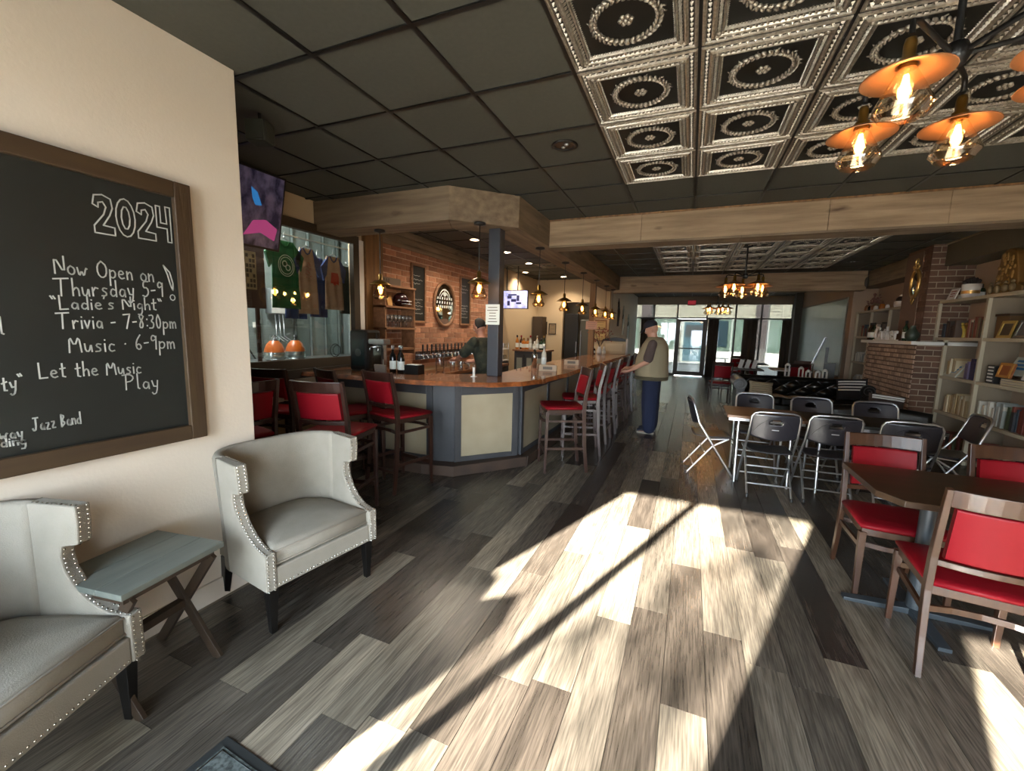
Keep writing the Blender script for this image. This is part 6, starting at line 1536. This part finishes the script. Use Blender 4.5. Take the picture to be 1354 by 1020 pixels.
# top of bookcases
def top_items():
    t = thing('sign_card', 'white lettered card propped on top of the bookcase beside the chimney', 'card', (FX+.03, 7.98, 2.14))
    g = G(); g.obox(Ry(.3) @ Vector((0, 0, .08)), (.012, .20, .16), Ry(.3)); g.build('card', 'white', t)
    g = G()
    for k in range(3): g.obox(Ry(.3) @ Vector((-.008, 0, .12-.035*k)), (.002, .13-.02*k, .014), Ry(.3))
    stuff(g.build('lettering', flat('faded_red_ink', '#9c5a4d', .8), t))
    for k in range(6):
        bottle('short', ['bottleb', 'bottlek', 'bottleg'][k % 3], 'black', ['miniature brown bottle behind the white card on the bookcase', 'miniature black bottle behind the white card on the bookcase', 'miniature green bottle behind the white card on the bookcase', 'miniature brown bottle by the white pot on the bookcase', 'miniature black bottle by the white pot on the bookcase', 'miniature green bottle by the white pot on the bookcase'][k], (FX+.2, 8.1-k*.085, 2.14))
    t = thing('potted_succulent', 'white-and-gold pot with a dark succulent on top of the right bookcase', 'pot plant', (FX+.12, 7.72, 2.14))
    g = G(); g.lathe([(.001, 0), (.07, 0), (.095, .05), (.098, .185), (.092, .19), (.08, .17)], 24); g.build('pot', 'white', t)
    g = G(); g.lathe([(.0985, .06), (.0995, .10)], 24); g.build('gold_band', 'gold', t)
    g = G(); R = random.Random(1)
    for k in range(26):
        a = k*2.4; r = .012*k**.5*1.3; g.ell((r*math.cos(a), r*math.sin(a), .2+.05*(1-k/26)), (.02, .014, .035), 6, 4, 0, Rz(a) @ Ry(.8*k/26))
    g.build('leaves', flat('dark_leaf', '#2a221f', .6), t)
    t = thing('carved_relief', 'tall golden-brown carved wooden ornament on top of the right bookcase', 'ornament', (FX+.07, 6.88, 2.14))
    g = G(); g.prism([(-.3, 0), (-.3, .06), (-.22, .1), (-.17, .3), (-.13, .42), (-.1, .47), (-.03, .5), (.0, .6), (.03, .6), (.06, .5), (.14, .46), (.16, .3), (.2, .1), (.28, .06), (.28, 0)], -.04, .04, 'x'); b = g.build('panel', flat('golden_carved_wood', '#6b4a1c', .55), t, bevel=.012)
    R = random.Random(8); g = G()
    for k in range(46): 
        zz = R.uniform(.04, .45); yy = R.uniform(-.16, .16)*(1-.4*zz); g.ell((-.045, yy, zz), (.014, R.uniform(.012, .03), R.uniform(.015, .04)), 7, 5)
    stuff(g.build('carving', flat('carved_highlights', '#8a662c', .5), t))
    for k, yy in enumerate((-.24, -.12, .02, .14)):
        g = G(); g.ell((-.09, yy, .05), (.03, .035, .05), 8, 6); g.ell((-.09, yy, .115), .02, 8, 6); g.build('figurine', flat('figurine_wood', '#6d5a3a', .6), t)
    t = thing('leaning_picture', 'large pale picture leaning on top of the bookcase at the right', 'picture', (FX+.2, 6.0, 2.14))
    g = G(); g.obox(Ry(.15) @ Vector((0, 0, .2)), (.015, .5, .38), Ry(.15)); g.build('panel', flat('pale_blue_canvas', '#9aa0a0', .7), t)
    # far bookcase top
    items = [('copper_canister', 'copper canister at the far end of the left bookcase top', 11.35, 'copper', .055, .12), ('dark_jar', 'dark jar beside the copper canister', 11.2, 'bottlek', .045, .1), ('tin_can', 'pale tin in the middle of the left bookcase top', 10.9, 'white', .04, .09), ('small_vase', 'small glazed vase on the left bookcase top', 10.6, 'bottlec', .05, .11), ('glass_cup', 'pale cup next to the dark-topped pot', 10.35, 'white', .035, .08)]
    for n, l, y, m, r, h in items:
        t = thing(n, l, 'jar', (FX+.12, y, 2.14)); g = G(); g.lathe([(.001, 0), (r*.8, 0), (r, h*.3), (r*.9, h*.8), (r*.6, h), (r*.62, h*1.05)], 16); g.build('body', m, t)
        g = G(); g.lathe([(.001, h*1.12), (r*.6, h*1.1), (r*.62, h*1.02)], 12); g.build('lid', 'darkwood', t)
    t = thing('potted_flowers', 'pot of pinkish dried flowers at the far end of the bookcase top', 'pot plant', (FX+.15, 11.1, 2.14))
    g = G(); g.lathe([(.001, 0), (.05, 0), (.065, .12), (.06, .12)], 14); g.build('pot', 'copper', t)
    g = G(); R = random.Random(5)
    for k in range(26): g.ell((R.gauss(0, .05), R.gauss(0, .07), .2+R.gauss(0, .05)), R.uniform(.015, .03), 6, 4)
    stuff(g.build('blooms', flat('dried_pink', '#7d5a50', .8), t))
    t = thing('cake_stand', 'white-topped dark round pot next to the chimney on the left bookcase', 'pot', (FX+.12, 9.75, 2.14))
    g = G(); g.lathe([(.001, 0), (.1, 0), (.11, .05), (.11, .1), (.1, .105)], 22); g.build('pot', 'white', t)
    g = G(); g.ell((0, 0, .13), (.09, .09, .07), 16, 8); g.build('dome', flat('dark_dome', '#2c2420', .5), t)
    g = G(); g.ell((0, 0, .2), (.05, .05, .03), 12, 6); g.build('knob', 'white', t)
    t = thing('wine_rack_plate', 'dark tall frame leaning against the chimney on the left bookcase', 'frame', (FX+.2, 9.15, 2.14))
    g = G(); g.obox(Ry(.1) @ Vector((0, 0, .15)), (.02, .2, .3), Ry(.1)); g.build('panel', 'darkwood', t)
    # items on upper shelf right bay
    for k, (y, m, l) in enumerate(((7.62, flat('mustard_glaze', '#a8933a', .4), 'mustard-yellow curved ornament on the upper shelf near the chimney'), (7.54, 'gold', 'brass figurine on the upper shelf near the yellow ornament'))):
        t = thing('figurine', l, 'ornament', (FX+.07, y, 1.615)); g = G(); g.tube([(0, -.02, 0), (0, -.03, .06), (0, 0, .12), (0, .04, .15), (0, .05, .18)], [.03, .028, .024, .02, .008], 8); g.build('body', m, t)
        g = G(); g.ell((0, .055, .185), .018, 8, 6); g.build('head', m, t)
    # mantel: word sign, green bottle vase, dark bottles
    t = thing('word_sign', 'white cut-out word sign reading Gather on the mantel', 'sign', (2.985, 8.95, 1.55))
    for k, ch in enumerate('Gather'):
        c = bpy.data.curves.new('letter', 'FONT'); c.body = ch; c.size = .31; c.extrude = .012; c.offset = .004; c.materials.append(M['white'])
        tmp = bpy.data.objects.new('tmp', c); C.objects.link(tmp); dg = bpy.context.evaluated_depsgraph_get(); me = bpy.data.meshes.new_from_object(tmp.evaluated_get(dg)); bpy.data.objects.remove(tmp)
        o = bpy.data.objects.new('letter', me); C.objects.link(o); o.parent = t; o.matrix_local = Matrix.Translation((0, .46-[0, .205, .36, .465, .62, .775][k], .012)) @ Matrix(((0, 0, -1, 0), (-1, 0, 0, 0), (0, 1, 0, 0), (0, 0, 0, 1)))
    g = G(); g.box(-.012, -.46, 0, .012, .48, .016); g.build('base_strip', 'white', t)
    t = thing('green_vase', 'dark green bulbous vase at the corner of the mantel', 'vase', (3.04, 8.18, 1.55))
    g = G(); g.lathe([(.001, 0), (.05, 0), (.08, .06), (.085, .11), (.05, .17), (.03, .2), (.035, .23)], 20); g.build('body', flat('green_glaze', '#2f3a30', .35), t)
    for k, (y, m) in enumerate(((8.35, 'bottleg'), (9.56, 'bottleg'), (9.65, 'bottlek'), (9.74, 'bottleb'))):
        bottle('tall', m, 'black', ['green bottle between the word sign and the green vase on the mantel', 'green bottle left of the word sign on the mantel', 'black bottle left of the word sign on the mantel', 'brown bottle at the far end of the mantel'][k], (3.02, y, 1.55))
    # gilded convex mirror on the chimney
    t = thing('gilded_mirror', 'small gilded oval mirror with a bow ornament on the chimney', 'mirror', (3.14, 8.56, 2.43))
    n = 28; pts = [(-.01, .125*math.cos(2*PI*i/n), .2*math.sin(2*PI*i/n)) for i in range(n)]
    g = G(); g.tube(pts, .026, 8, closed=True); g.build('frame', 'gold', t)
    g = G(); g.grid(lambda u, v: (-.012-.02*(1-v*v), .11*v*math.cos(2*PI*u), .185*v*math.sin(2*PI*u)), 28, 6); g.build('mirror_glass', 'mirror', t)
    g = G()
    for s in (-1, 1):
        g.tube([(-.02, 0, .23), (-.02, s*.05, .28), (-.02, s*.09, .26), (-.02, s*.06, .22), (-.02, 0, .23)], .014, 6)
        g.tube([(-.02, 0, .23), (-.02, s*.05, .33), (-.02, s*.02, .37)], .012, 6)
        g.tube([(-.02, 0, -.22), (-.02, s*.05, -.24), (-.02, s*.02, -.28), (-.02, 0, -.31)], .011, 6)
    g.ell((-.02, 0, .24), .025, 8, 6); g.build('bow_ornament', 'gold', t)
    # papers piled in left bookcase at the front
    R = random.Random(6)
    for k in range(9):
        t = thing('magazine', ORD(k)+' magazine from the bottom of the untidy pile in the far bookcase', 'magazine', (FX+.03+R.uniform(-.02, .05), 9.98+R.uniform(0, .35), 1.08+k*.028), R.uniform(-.5, .5), 'magazines piled in the far bookcase')
        g = G(); g.box(0, 0, 0, .24, .3, .016); g.build('cover', bmat(['#aaa59b', '#8c8a84', '#2b2b2d', '#b9b5aa'][k % 4]), t)
        g = G(); g.box(.002, .002, .016, .236, .296, .022); g.build('pages', flat('book_pages', '#b5a98c', .9), t)
top_items()

# ================================================================= FAR END
def curtain(label, x0, x1, y=17.1, z1=2.12):
    t = thing('curtain', label, 'curtain', (x0, y, 0)); w = x1-x0
    n = max(24, int(w*60))
    g = G(); g.grid(lambda u, v: (w*u, .035*math.sin(u*w*40)*(1-.3*v), .02+(z1-.02)*v), n, 4); g.build('cloth', 'curtain', t, solid=.006)
    g = G(); g.cyl((-.03, 0, z1+.01), (w+.03, 0, z1+.01), .012, n=8); g.build('rod', 'black', t)
curtain('dark curtain immediately right of the glass door', .56, .90)
curtain('wide dark curtain in the middle of the rear windows', 1.68, 2.12)
curtain('dark curtain at the right end of the rear windows', 2.86, 3.13)
curtain('dark curtain at the left end of the rear windows', -1.80, -1.38)
def far_stuff():
    t = thing('wall_screen', 'large pale blue-green screen on the right wall near the rear windows', 'screen', (3.215, 14.2, .7))
    g = G(); g.box(-.01, -2.3, 0, .0, 1.9, 1.75); g.build('surface', mat('pale_screen', '#7f928c', .3, noise=('#6d817d', 1.6, (1, 1, 1), .3)), t)
    for bx in ((-.02, -2.34, -.04, .0, 1.94, 0), (-.02, -2.34, 1.75, 0, 1.94, 1.79), (-.02, -2.34, 0, 0, -2.3, 1.75), (-.02, 1.9, 0, 0, 1.94, 1.75)): g = G(); g.box(*bx); g.build('frame', flat('grey_frame2', '#6f6a5e', .5), t)
    # upper right window ledge clutter
    t = thing('easel_screen', 'tilted thin screen on a black stand beyond the chesterfield', 'screen stand', (2.86, 11.6, 0), math.radians(-14))
    g = G(); g.box(-.03, -.03, 0, .03, .03, 1.35); g.build('post', 'black', t)
    g = G(); g.obox((-.14, 0, 1.28), (.03, .75, .62), Ry(.32)); g.build('screen', 'legblack', t, bevel=.004)
    g = G(); g.obox((-.158, 0, 1.28), (.004, .75, .62), Ry(.32)); g.build('bezel', 'alu', t)
    g = G(); g.obox((-.162, 0, 1.28), (.004, .70, .57), Ry(.32)); g.build('screen_glass', 'legblack', t)
    g = G(); g.box(-.12, -.25, 0, .2, .25, .04); g.box(-.02, -.1, .3, .18, .1, 1.0); g.build('base', 'black', t, bevel=.004)
    # high-top tables with red chairs behind the sofa
    c0 = wood_chair('dining_chair', 'red-backed chair left of the chesterfield, facing the rear windows', (.72, 11.2, 0), math.radians(4), group='red chairs near the rear windows', seat=.47, top=.95)
    for x, y, r, l in ((1.05, 12.75, 95, 'dark red chair at the small table by the rear windows, left side'), (1.75, 12.6, -80, 'dark red chair at the small table by the rear windows, right side'), (2.35, 12.0, 10, 'dark red chair directly behind the chesterfield'), (2.68, 12.9, 160, 'dark red chair below the pale screen'), (1.3, 15.0, 20, 'dark red chair farthest away by the wide curtain')):
        dup(c0, (x, y, 0), math.radians(r), l)
    for x, y, w, l, m in ((1.35, 12.15, .35, 'small dark table with menus left behind the chesterfield', 'darkwood'), (2.35, 12.55, .4, 'small white-topped table under the pale screen', 'white'), (1.75, 14.6, .4, 'dark table nearest the rear windows', 'darkwood')):
        t = thing('cafe_table', l, 'table', (x, y, 0)); g = G(); g.box(-w, -w, .72, w, w, .75); g.build('tabletop', m, t, bevel=.005)
        g = G(); g.cyl((0, 0, 0), (0, 0, .72), .03); g.build('pedestal', 'chrome', t); g = G(); g.lathe([(.001, .04), (.06, .04), (.25, .01), (.25, 0)], 20); g.build('base', 'black', t)
    for k in range(3):
        t = thing('menu_card', ['white menu card standing on the table behind the chesterfield, leftmost', 'white menu card standing on the table behind the chesterfield, middle', 'white menu card standing on the table behind the chesterfield, rightmost'][k], 'menu', (1.22+k*.15, 12.1, .75), .3)
        g = G(); g.obox((0, 0, .11), (.1, .008, .22), Ry(.25)); g.build('sheet', 'white', t); g = G(); g.box(-.05, -.02, 0, .05, .02, .012); g.build('base', 'alu', t)
    # white letters / objects row on the sofa back table
    t = thing('console_table', 'narrow dark console table behind the chesterfield', 'table', (2.35, 10.6, 0))
    g = G(); g.box(-.75, -.15, .68, .75, .15, .72); g.build('tabletop', 'darkwood', t)
    for x in (-.7, .7):
        for y in (-.12, .12): g = G(); g.box(x-.02, y-.02, 0, x+.02, y+.02, .68); g.build('leg', 'darkwood', t)
    for k, (x, h) in enumerate(((1.95, .24), (2.2, .18), (2.33, .12), (2.5, .12), (2.62, .15))):
        t = thing('lantern', ['white openwork lantern on the console table, the tallest', 'white openwork lantern, second on the console table', 'small white lantern, third on the console table', 'small white lantern, fourth on the console table', 'white lantern at the right end of the console table'][k], 'lantern', (x, 10.6, .72))
        for a in (-.035, .035):
            for b in (-.035, .035): g = G(); g.box(a-.007, b-.007, 0, a+.007, b+.007, h); g.build('post', 'white', t)
        g = G(); g.lathe([(.055, h), (.05, h+.01), (.02, h+.05), (.001, h+.055)], 10); g.build('roof', 'white', t)
        g = G(); g.box(-.045, -.045, 0, .045, .045, .012); g.build('base', 'white', t)
    # sculptures on the white rear-left wall
    for k, (y, z, h, l) in enumerate(((12.6, 1.75, .8, 'tall dark iron wall ornament near the berry vase'), (13.6, 1.5, .9, 'grey metal wall ornament in the middle of the white wall'), (14.8, 1.3, .9, 'slim grey wall ornament at the far end of the white wall'))):
        t = thing('wall_ornament', l, 'ornament', (-1.975, y, z)); m = 'black' if k == 0 else 'corr'
        g = G(); g.tube([(0, 0, 0), (0, .03, h*.5), (0, 0, h)], [.03, .05, .01], 8); g.build('spine', m, t)
        g = G(); g.tube([(0, -.12, h*.55), (0, 0, h*.7), (0, .14, h*.6)], .015, 6); g.build('crossarm', 'black', t)
        g = G(); g.ell((0, .0, h*.82), (.03, .06, .07), 10, 6); g.build('medallion', m, t)
    # small ornament hung by header left of far bookcase
    t = thing('wall_sconce', 'small carved figure fixed high at the end of the far header', 'ornament', (3.27, 11.3-.25, 2.72))
    g = G(); g.ell((-.03, 0, 0), (.05, .07, .15), 12, 8); g.ell((-.04, 0, .17), .05, 10, 8); g.build('figure', flat('dark_figurine', '#3b352c', .5), t)
far_stuff()
# ================================================================= PEOPLE
def blob(name, parts, m, parent, voxel=.012, smooth=4, extra=None):
    """overlapping lofts fused into one continuous surface"""
    g = G()
    for p in parts: p(g)
    o = g.build(name, m, parent, fix=True)
    r = o.modifiers.new('fuse', 'REMESH'); r.mode = 'VOXEL'; r.voxel_size = voxel; r.use_smooth_shade = True
    s = o.modifiers.new('relax', 'SMOOTH'); s.iterations = smooth; s.factor = .5
    return o
def limb(pts, rad, n=12):
    return lambda g: (g.tube(pts, rad, n), [g.ell(p, r*.99, 10, 8) for p, r in zip(pts, rad)])
def rings(lst, n=20):   # (z, cx, cy, rx, ry)
    return lambda g: g.loft([[Vector((cx+rx*math.cos(2*PI*i/n), cy+ry*math.sin(2*PI*i/n), z)) for i in range(n)] for z, cx, cy, rx, ry in lst], True)
def hand(wr, d, up, s):
    """wr wrist, d finger direction, up = back of hand normal; five separate fingers"""
    wr, d, up = Vector(wr), Vector(d).normalized(), Vector(up).normalized(); side = d.cross(up).normalized(); up = side.cross(d).normalized()
    out = [limb([wr, wr+d*.045, wr+d*.085], [.026, .034, .03])]
    out.append(lambda g: g.obox(wr+d*.055, (.075, .085, .026), Matrix((side, d, up)).transposed()))
    for k, (o, L) in enumerate(((-.032, .062), (-.011, .075), (.011, .07), (.031, .055))):
        b = wr+d*.09+side*o
        out.append(limb([b, b+d*L*.5-up*.004, b+d*L*.85-up*.022, b+d*L-up*.036], [.0095, .009, .008, .007], 8))
    b = wr+d*.03+side*s*.034
    out.append(limb([b, b+side*s*.028+d*.028-up*.008, b+side*s*.036+d*.058-up*.02], [.012, .0105, .008], 8))
    return out
def person(label, loc, rz, arms, mats, head_dir=(0, 1, -.25), belly=1.0, vest=True, hair='hairg', capm='cap', H=1.77, lean=0, gw=1.0, gd=1.0):
    t = thing('person', label, 'person', loc, rz); k = H/1.77
    skin = mats['skin']; z = lambda v: v*k
    hc = Vector((0, .05+lean, z(1.63))); f = Vector(head_dir).normalized(); r = f.cross(Vector((0, 0, 1))).normalized(); u = r.cross(f)
    HR = Matrix((r, f, u)).transposed()
    parts = [rings([(z(.84), 0, 0, .15, .12), (z(1.0), 0, .01, .17, .14*belly), (z(1.2), 0, .01+lean*.4, .165, .13), (z(1.38), 0, lean*.8, .19, .105), (z(1.45), 0, lean*.9, .14, .08), (z(1.49), 0, .0+lean, .07, .06)]),
             limb([(0, lean, z(1.44)), tuple(hc*.5+Vector((0, lean, z(1.5)))*.5), tuple(hc-u*.05)], [.062, .056, .056])]
    parts += [lambda g: g.ell(hc+u*.02, (.076, .098, .108), 18, 14, 0, HR), lambda g: g.ell(hc-u*.045+f*.022, (.056, .068, .066), 16, 12, 0, HR),
              lambda g: g.ell(hc+f*.099-u*.012, (.013, .019, .022), 8, 6, 0, HR), lambda g: g.ell(hc+f*.08+u*.018, (.05, .02, .014), 10, 6, 0, HR),
              lambda g: g.ell(hc+f*.082-u*.055, (.024, .012, .006), 8, 6, 0, HR), lambda g: g.ell(hc+f*.08-u*.067, (.022, .012, .006), 8, 6, 0, HR), lambda g: g.ell(hc+f*.075-u*.092, (.024, .018, .016), 8, 6, 0, HR)]
    for s in (-1, 1):
        parts.append(lambda g, s=s: g.ell(hc+r*s*.078-f*.005-u*.005, (.012, .02, .033), 8, 6, 0, HR))
        parts.append(limb([(s*.09, 0, z(.88)), (s*.1, .01, z(.5)), (s*.1, 0, z(.09))], [.085, .056, .042]))
        parts.append(limb([(s*.1, -.02, z(.06)), (s*.105, .12, z(.045))], [.04, .032]))
    for (sh, el, wr, d, up, s) in arms:
        parts.append(limb([sh, el, wr], [.052, .043, .028]))
        parts += hand(wr, d, up, s)
    body = blob('body', parts, skin, t, .0085, 3)
    g = G()
    for s in (-1, 1): g.ell(hc+f*.092+r*s*.031+u*.006, (.013, .006, .008), 8, 6, 0, HR)
    e = g.build('eyes', 'whitec', body); g = G()
    for s in (-1, 1): g.ell(hc+f*.0975+r*s*.031+u*.006, (.006, .003, .006), 8, 6, 0, HR)
    g.build('irises', 'black', body)
    # hair fringe round the back
    def hairf(g):
        g.ell(hc-f*.018+u*.012, (.082, .094, .10), 16, 12, 0, HR)
    g = G(); 
    def hf(a, b):
        th = -PI*.05+PI*1.1*a+PI/2+PI*.42; th = -PI/2+(1.5 if hair == 'haird' else 1.1)*(2*a-1); ph = (-.45+ (1.9 if hair == 'haird' else .55)*b)
        return hc+u*.02+HR @ Vector((.083*math.cos(th)*math.cos(ph), .105*math.sin(th)*math.cos(ph), .116*math.sin(ph)))
    if hair: g.grid(hf, 24, 10); g.build('hair', hair, t, solid=.008)
    if capm:
        g = G(); g.loft([[hc+HR @ Vector((rr*.088*math.cos(2*PI*i/22), rr*.109*math.sin(2*PI*i/22), zz)) for i in range(22)] for rr, zz in ((1, .045), (1.01, .07), (.95, .10), (.78, .128), (.45, .146), (.08, .152))], True); c = g.build('cap', capm, t, bevel=.0)
        g = G(); g.grid(lambda a, b: hc+HR @ Vector(((a-.5)*2*.080*(1-.3*b*b), .082+.105*b-(a-.5)**2*.05, .052-.030*b-(a-.5)**2*.06)), 12, 6); g.build('brim', capm, c, solid=.009)
    # trousers
    tp = [rings([(z(.86), 0, 0, .178*gw, .155*gd), (z(.96), 0, .0, .18*gw, .165*gd), (z(.99), 0, 0, .17*gw, .155*gd)])]
    for s in (-1, 1): tp.append(limb([(s*.085*gw, -.005, z(.86)), (s*.095*gw, .0, z(.5)), (s*.1*gw, -.01, z(.3)), (s*.1*gw, -.015, z(.10))], [.107*gd, .086*gd*1.2, .077*gd*1.22, .07*gd*1.2]))
    blob('trousers', tp, mats['trousers'], t, .014, 4)
    for s in (-1, 1):
        g = G(); sh = []
        for yy, w, h in ((-.09, .03, .07), (-.06, .042, .085), (0, .044, .085), (.06, .046, .07), (.12, .044, .055), (.165, .03, .04)):
            sh.append([Vector((s*.1+w*math.cos(a), yy, .025+h*.5+h*.5*math.sin(a)*1.0)) for a in [q*2*PI/12 for q in range(12)]])
        g.loft(sh, True); shoe = g.build('shoe', 'shoe', t)
        g = G(); g.prism([(s*.1+x, y) for x, y in ((-.035, -.095), (.035, -.095), (.047, 0), (.05, .1), (.03, .168), (-.03, .168), (-.05, .1), (-.047, 0))], 0, .028); g.build('sole', 'sole', shoe, bevel=.004)
    # shirt: torso + short sleeves
    sp = [rings([(z(.92), 0, .01, .19, .165*belly), (z(1.1), 0, .03*belly, .195, .168*belly), (z(1.28), 0, .015+lean*.6, .195, .142), (z(1.40), 0, lean*.85, .205, .112), (z(1.46), 0, lean*.95, .135, .085), (z(1.49), 0, lean, .075, .068)])]
    for (sh, el, wr, d, up, s) in arms:
        a, b = Vector(sh), Vector(el); e = a+(b-a)*.8; sp.append(limb([tuple(a), tuple((a+e)/2), tuple(e)], [.072, .074, .078]))
    blob('shirt', sp, mats['shirt'], t, .013, 4)
    if vest:
        vp = [rings([(a_, b_, c_, d_*gw, e_*gd) for a_, b_, c_, d_, e_ in [(z(.90), 0, .01, .208, .205), (z(1.0), 0, .02, .215, .208), (z(1.15), 0, .02, .213, .2), (z(1.30), 0, .0, .205, .18), (z(1.40), 0, -.015, .19, .155), (z(1.475), 0, -.015, .15, .118), (z(1.52), 0, -.005, .085, .085)]], 24)]
        blob('vest', vp, mats['vest'], t, .014, 3)
        g = G(); g.loft([[Vector(((rx)*gw*math.cos(2*PI*i/24), .012+ry*gd*math.sin(2*PI*i/24), zz)) for i in range(24)] for zz, rx, ry in ((z(.85), .200, .196), (z(.855), .208, .204), (z(.905), .208, .206), (z(.91), .2, .196))], True); g.build('hem', 'khakid', t)
    return t
armsA = [((-.2, .0, 1.41), (-.245, .06, 1.14), (-.2, .33, .985), (.1, .9, -.15), (0, .1, 1), 1),
         ((.2, .0, 1.41), (.25, .10, 1.15), (.17, .36, 1.0), (-.1, .9, -.1), (0, .1, 1), -1)]
person('person in a dark cap, khaki vest and navy trousers standing by the bar stools', (-.52, 7.0, 0), math.radians(88), armsA, dict(skin='skinp', trousers='jeans', shirt='brownshirt', vest='khaki'), head_dir=(.05, .9, -.32), belly=1.2, gw=1.15, gd=1.24, hair=None)
armsB = [((-.2, .12, 1.40), (-.26, .30, 1.20), (-.14, .55, 1.12), (.1, 1, 0), (0, 0, 1), 1),
         ((.2, .12, 1.40), (.27, .30, 1.18), (.16, .52, 1.08), (-.1, 1, 0), (0, 0, 1), -1)]
person('person in a dark camouflage shirt leaning towards the taps behind the bar', (-2.62, 5.45, 0), math.radians(72), armsB, dict(skin='skin', trousers='jeans', shirt='camo', vest='khaki'), head_dir=(0, .85, -.45), vest=False, hair='haird', capm=None, H=1.74, lean=.16)
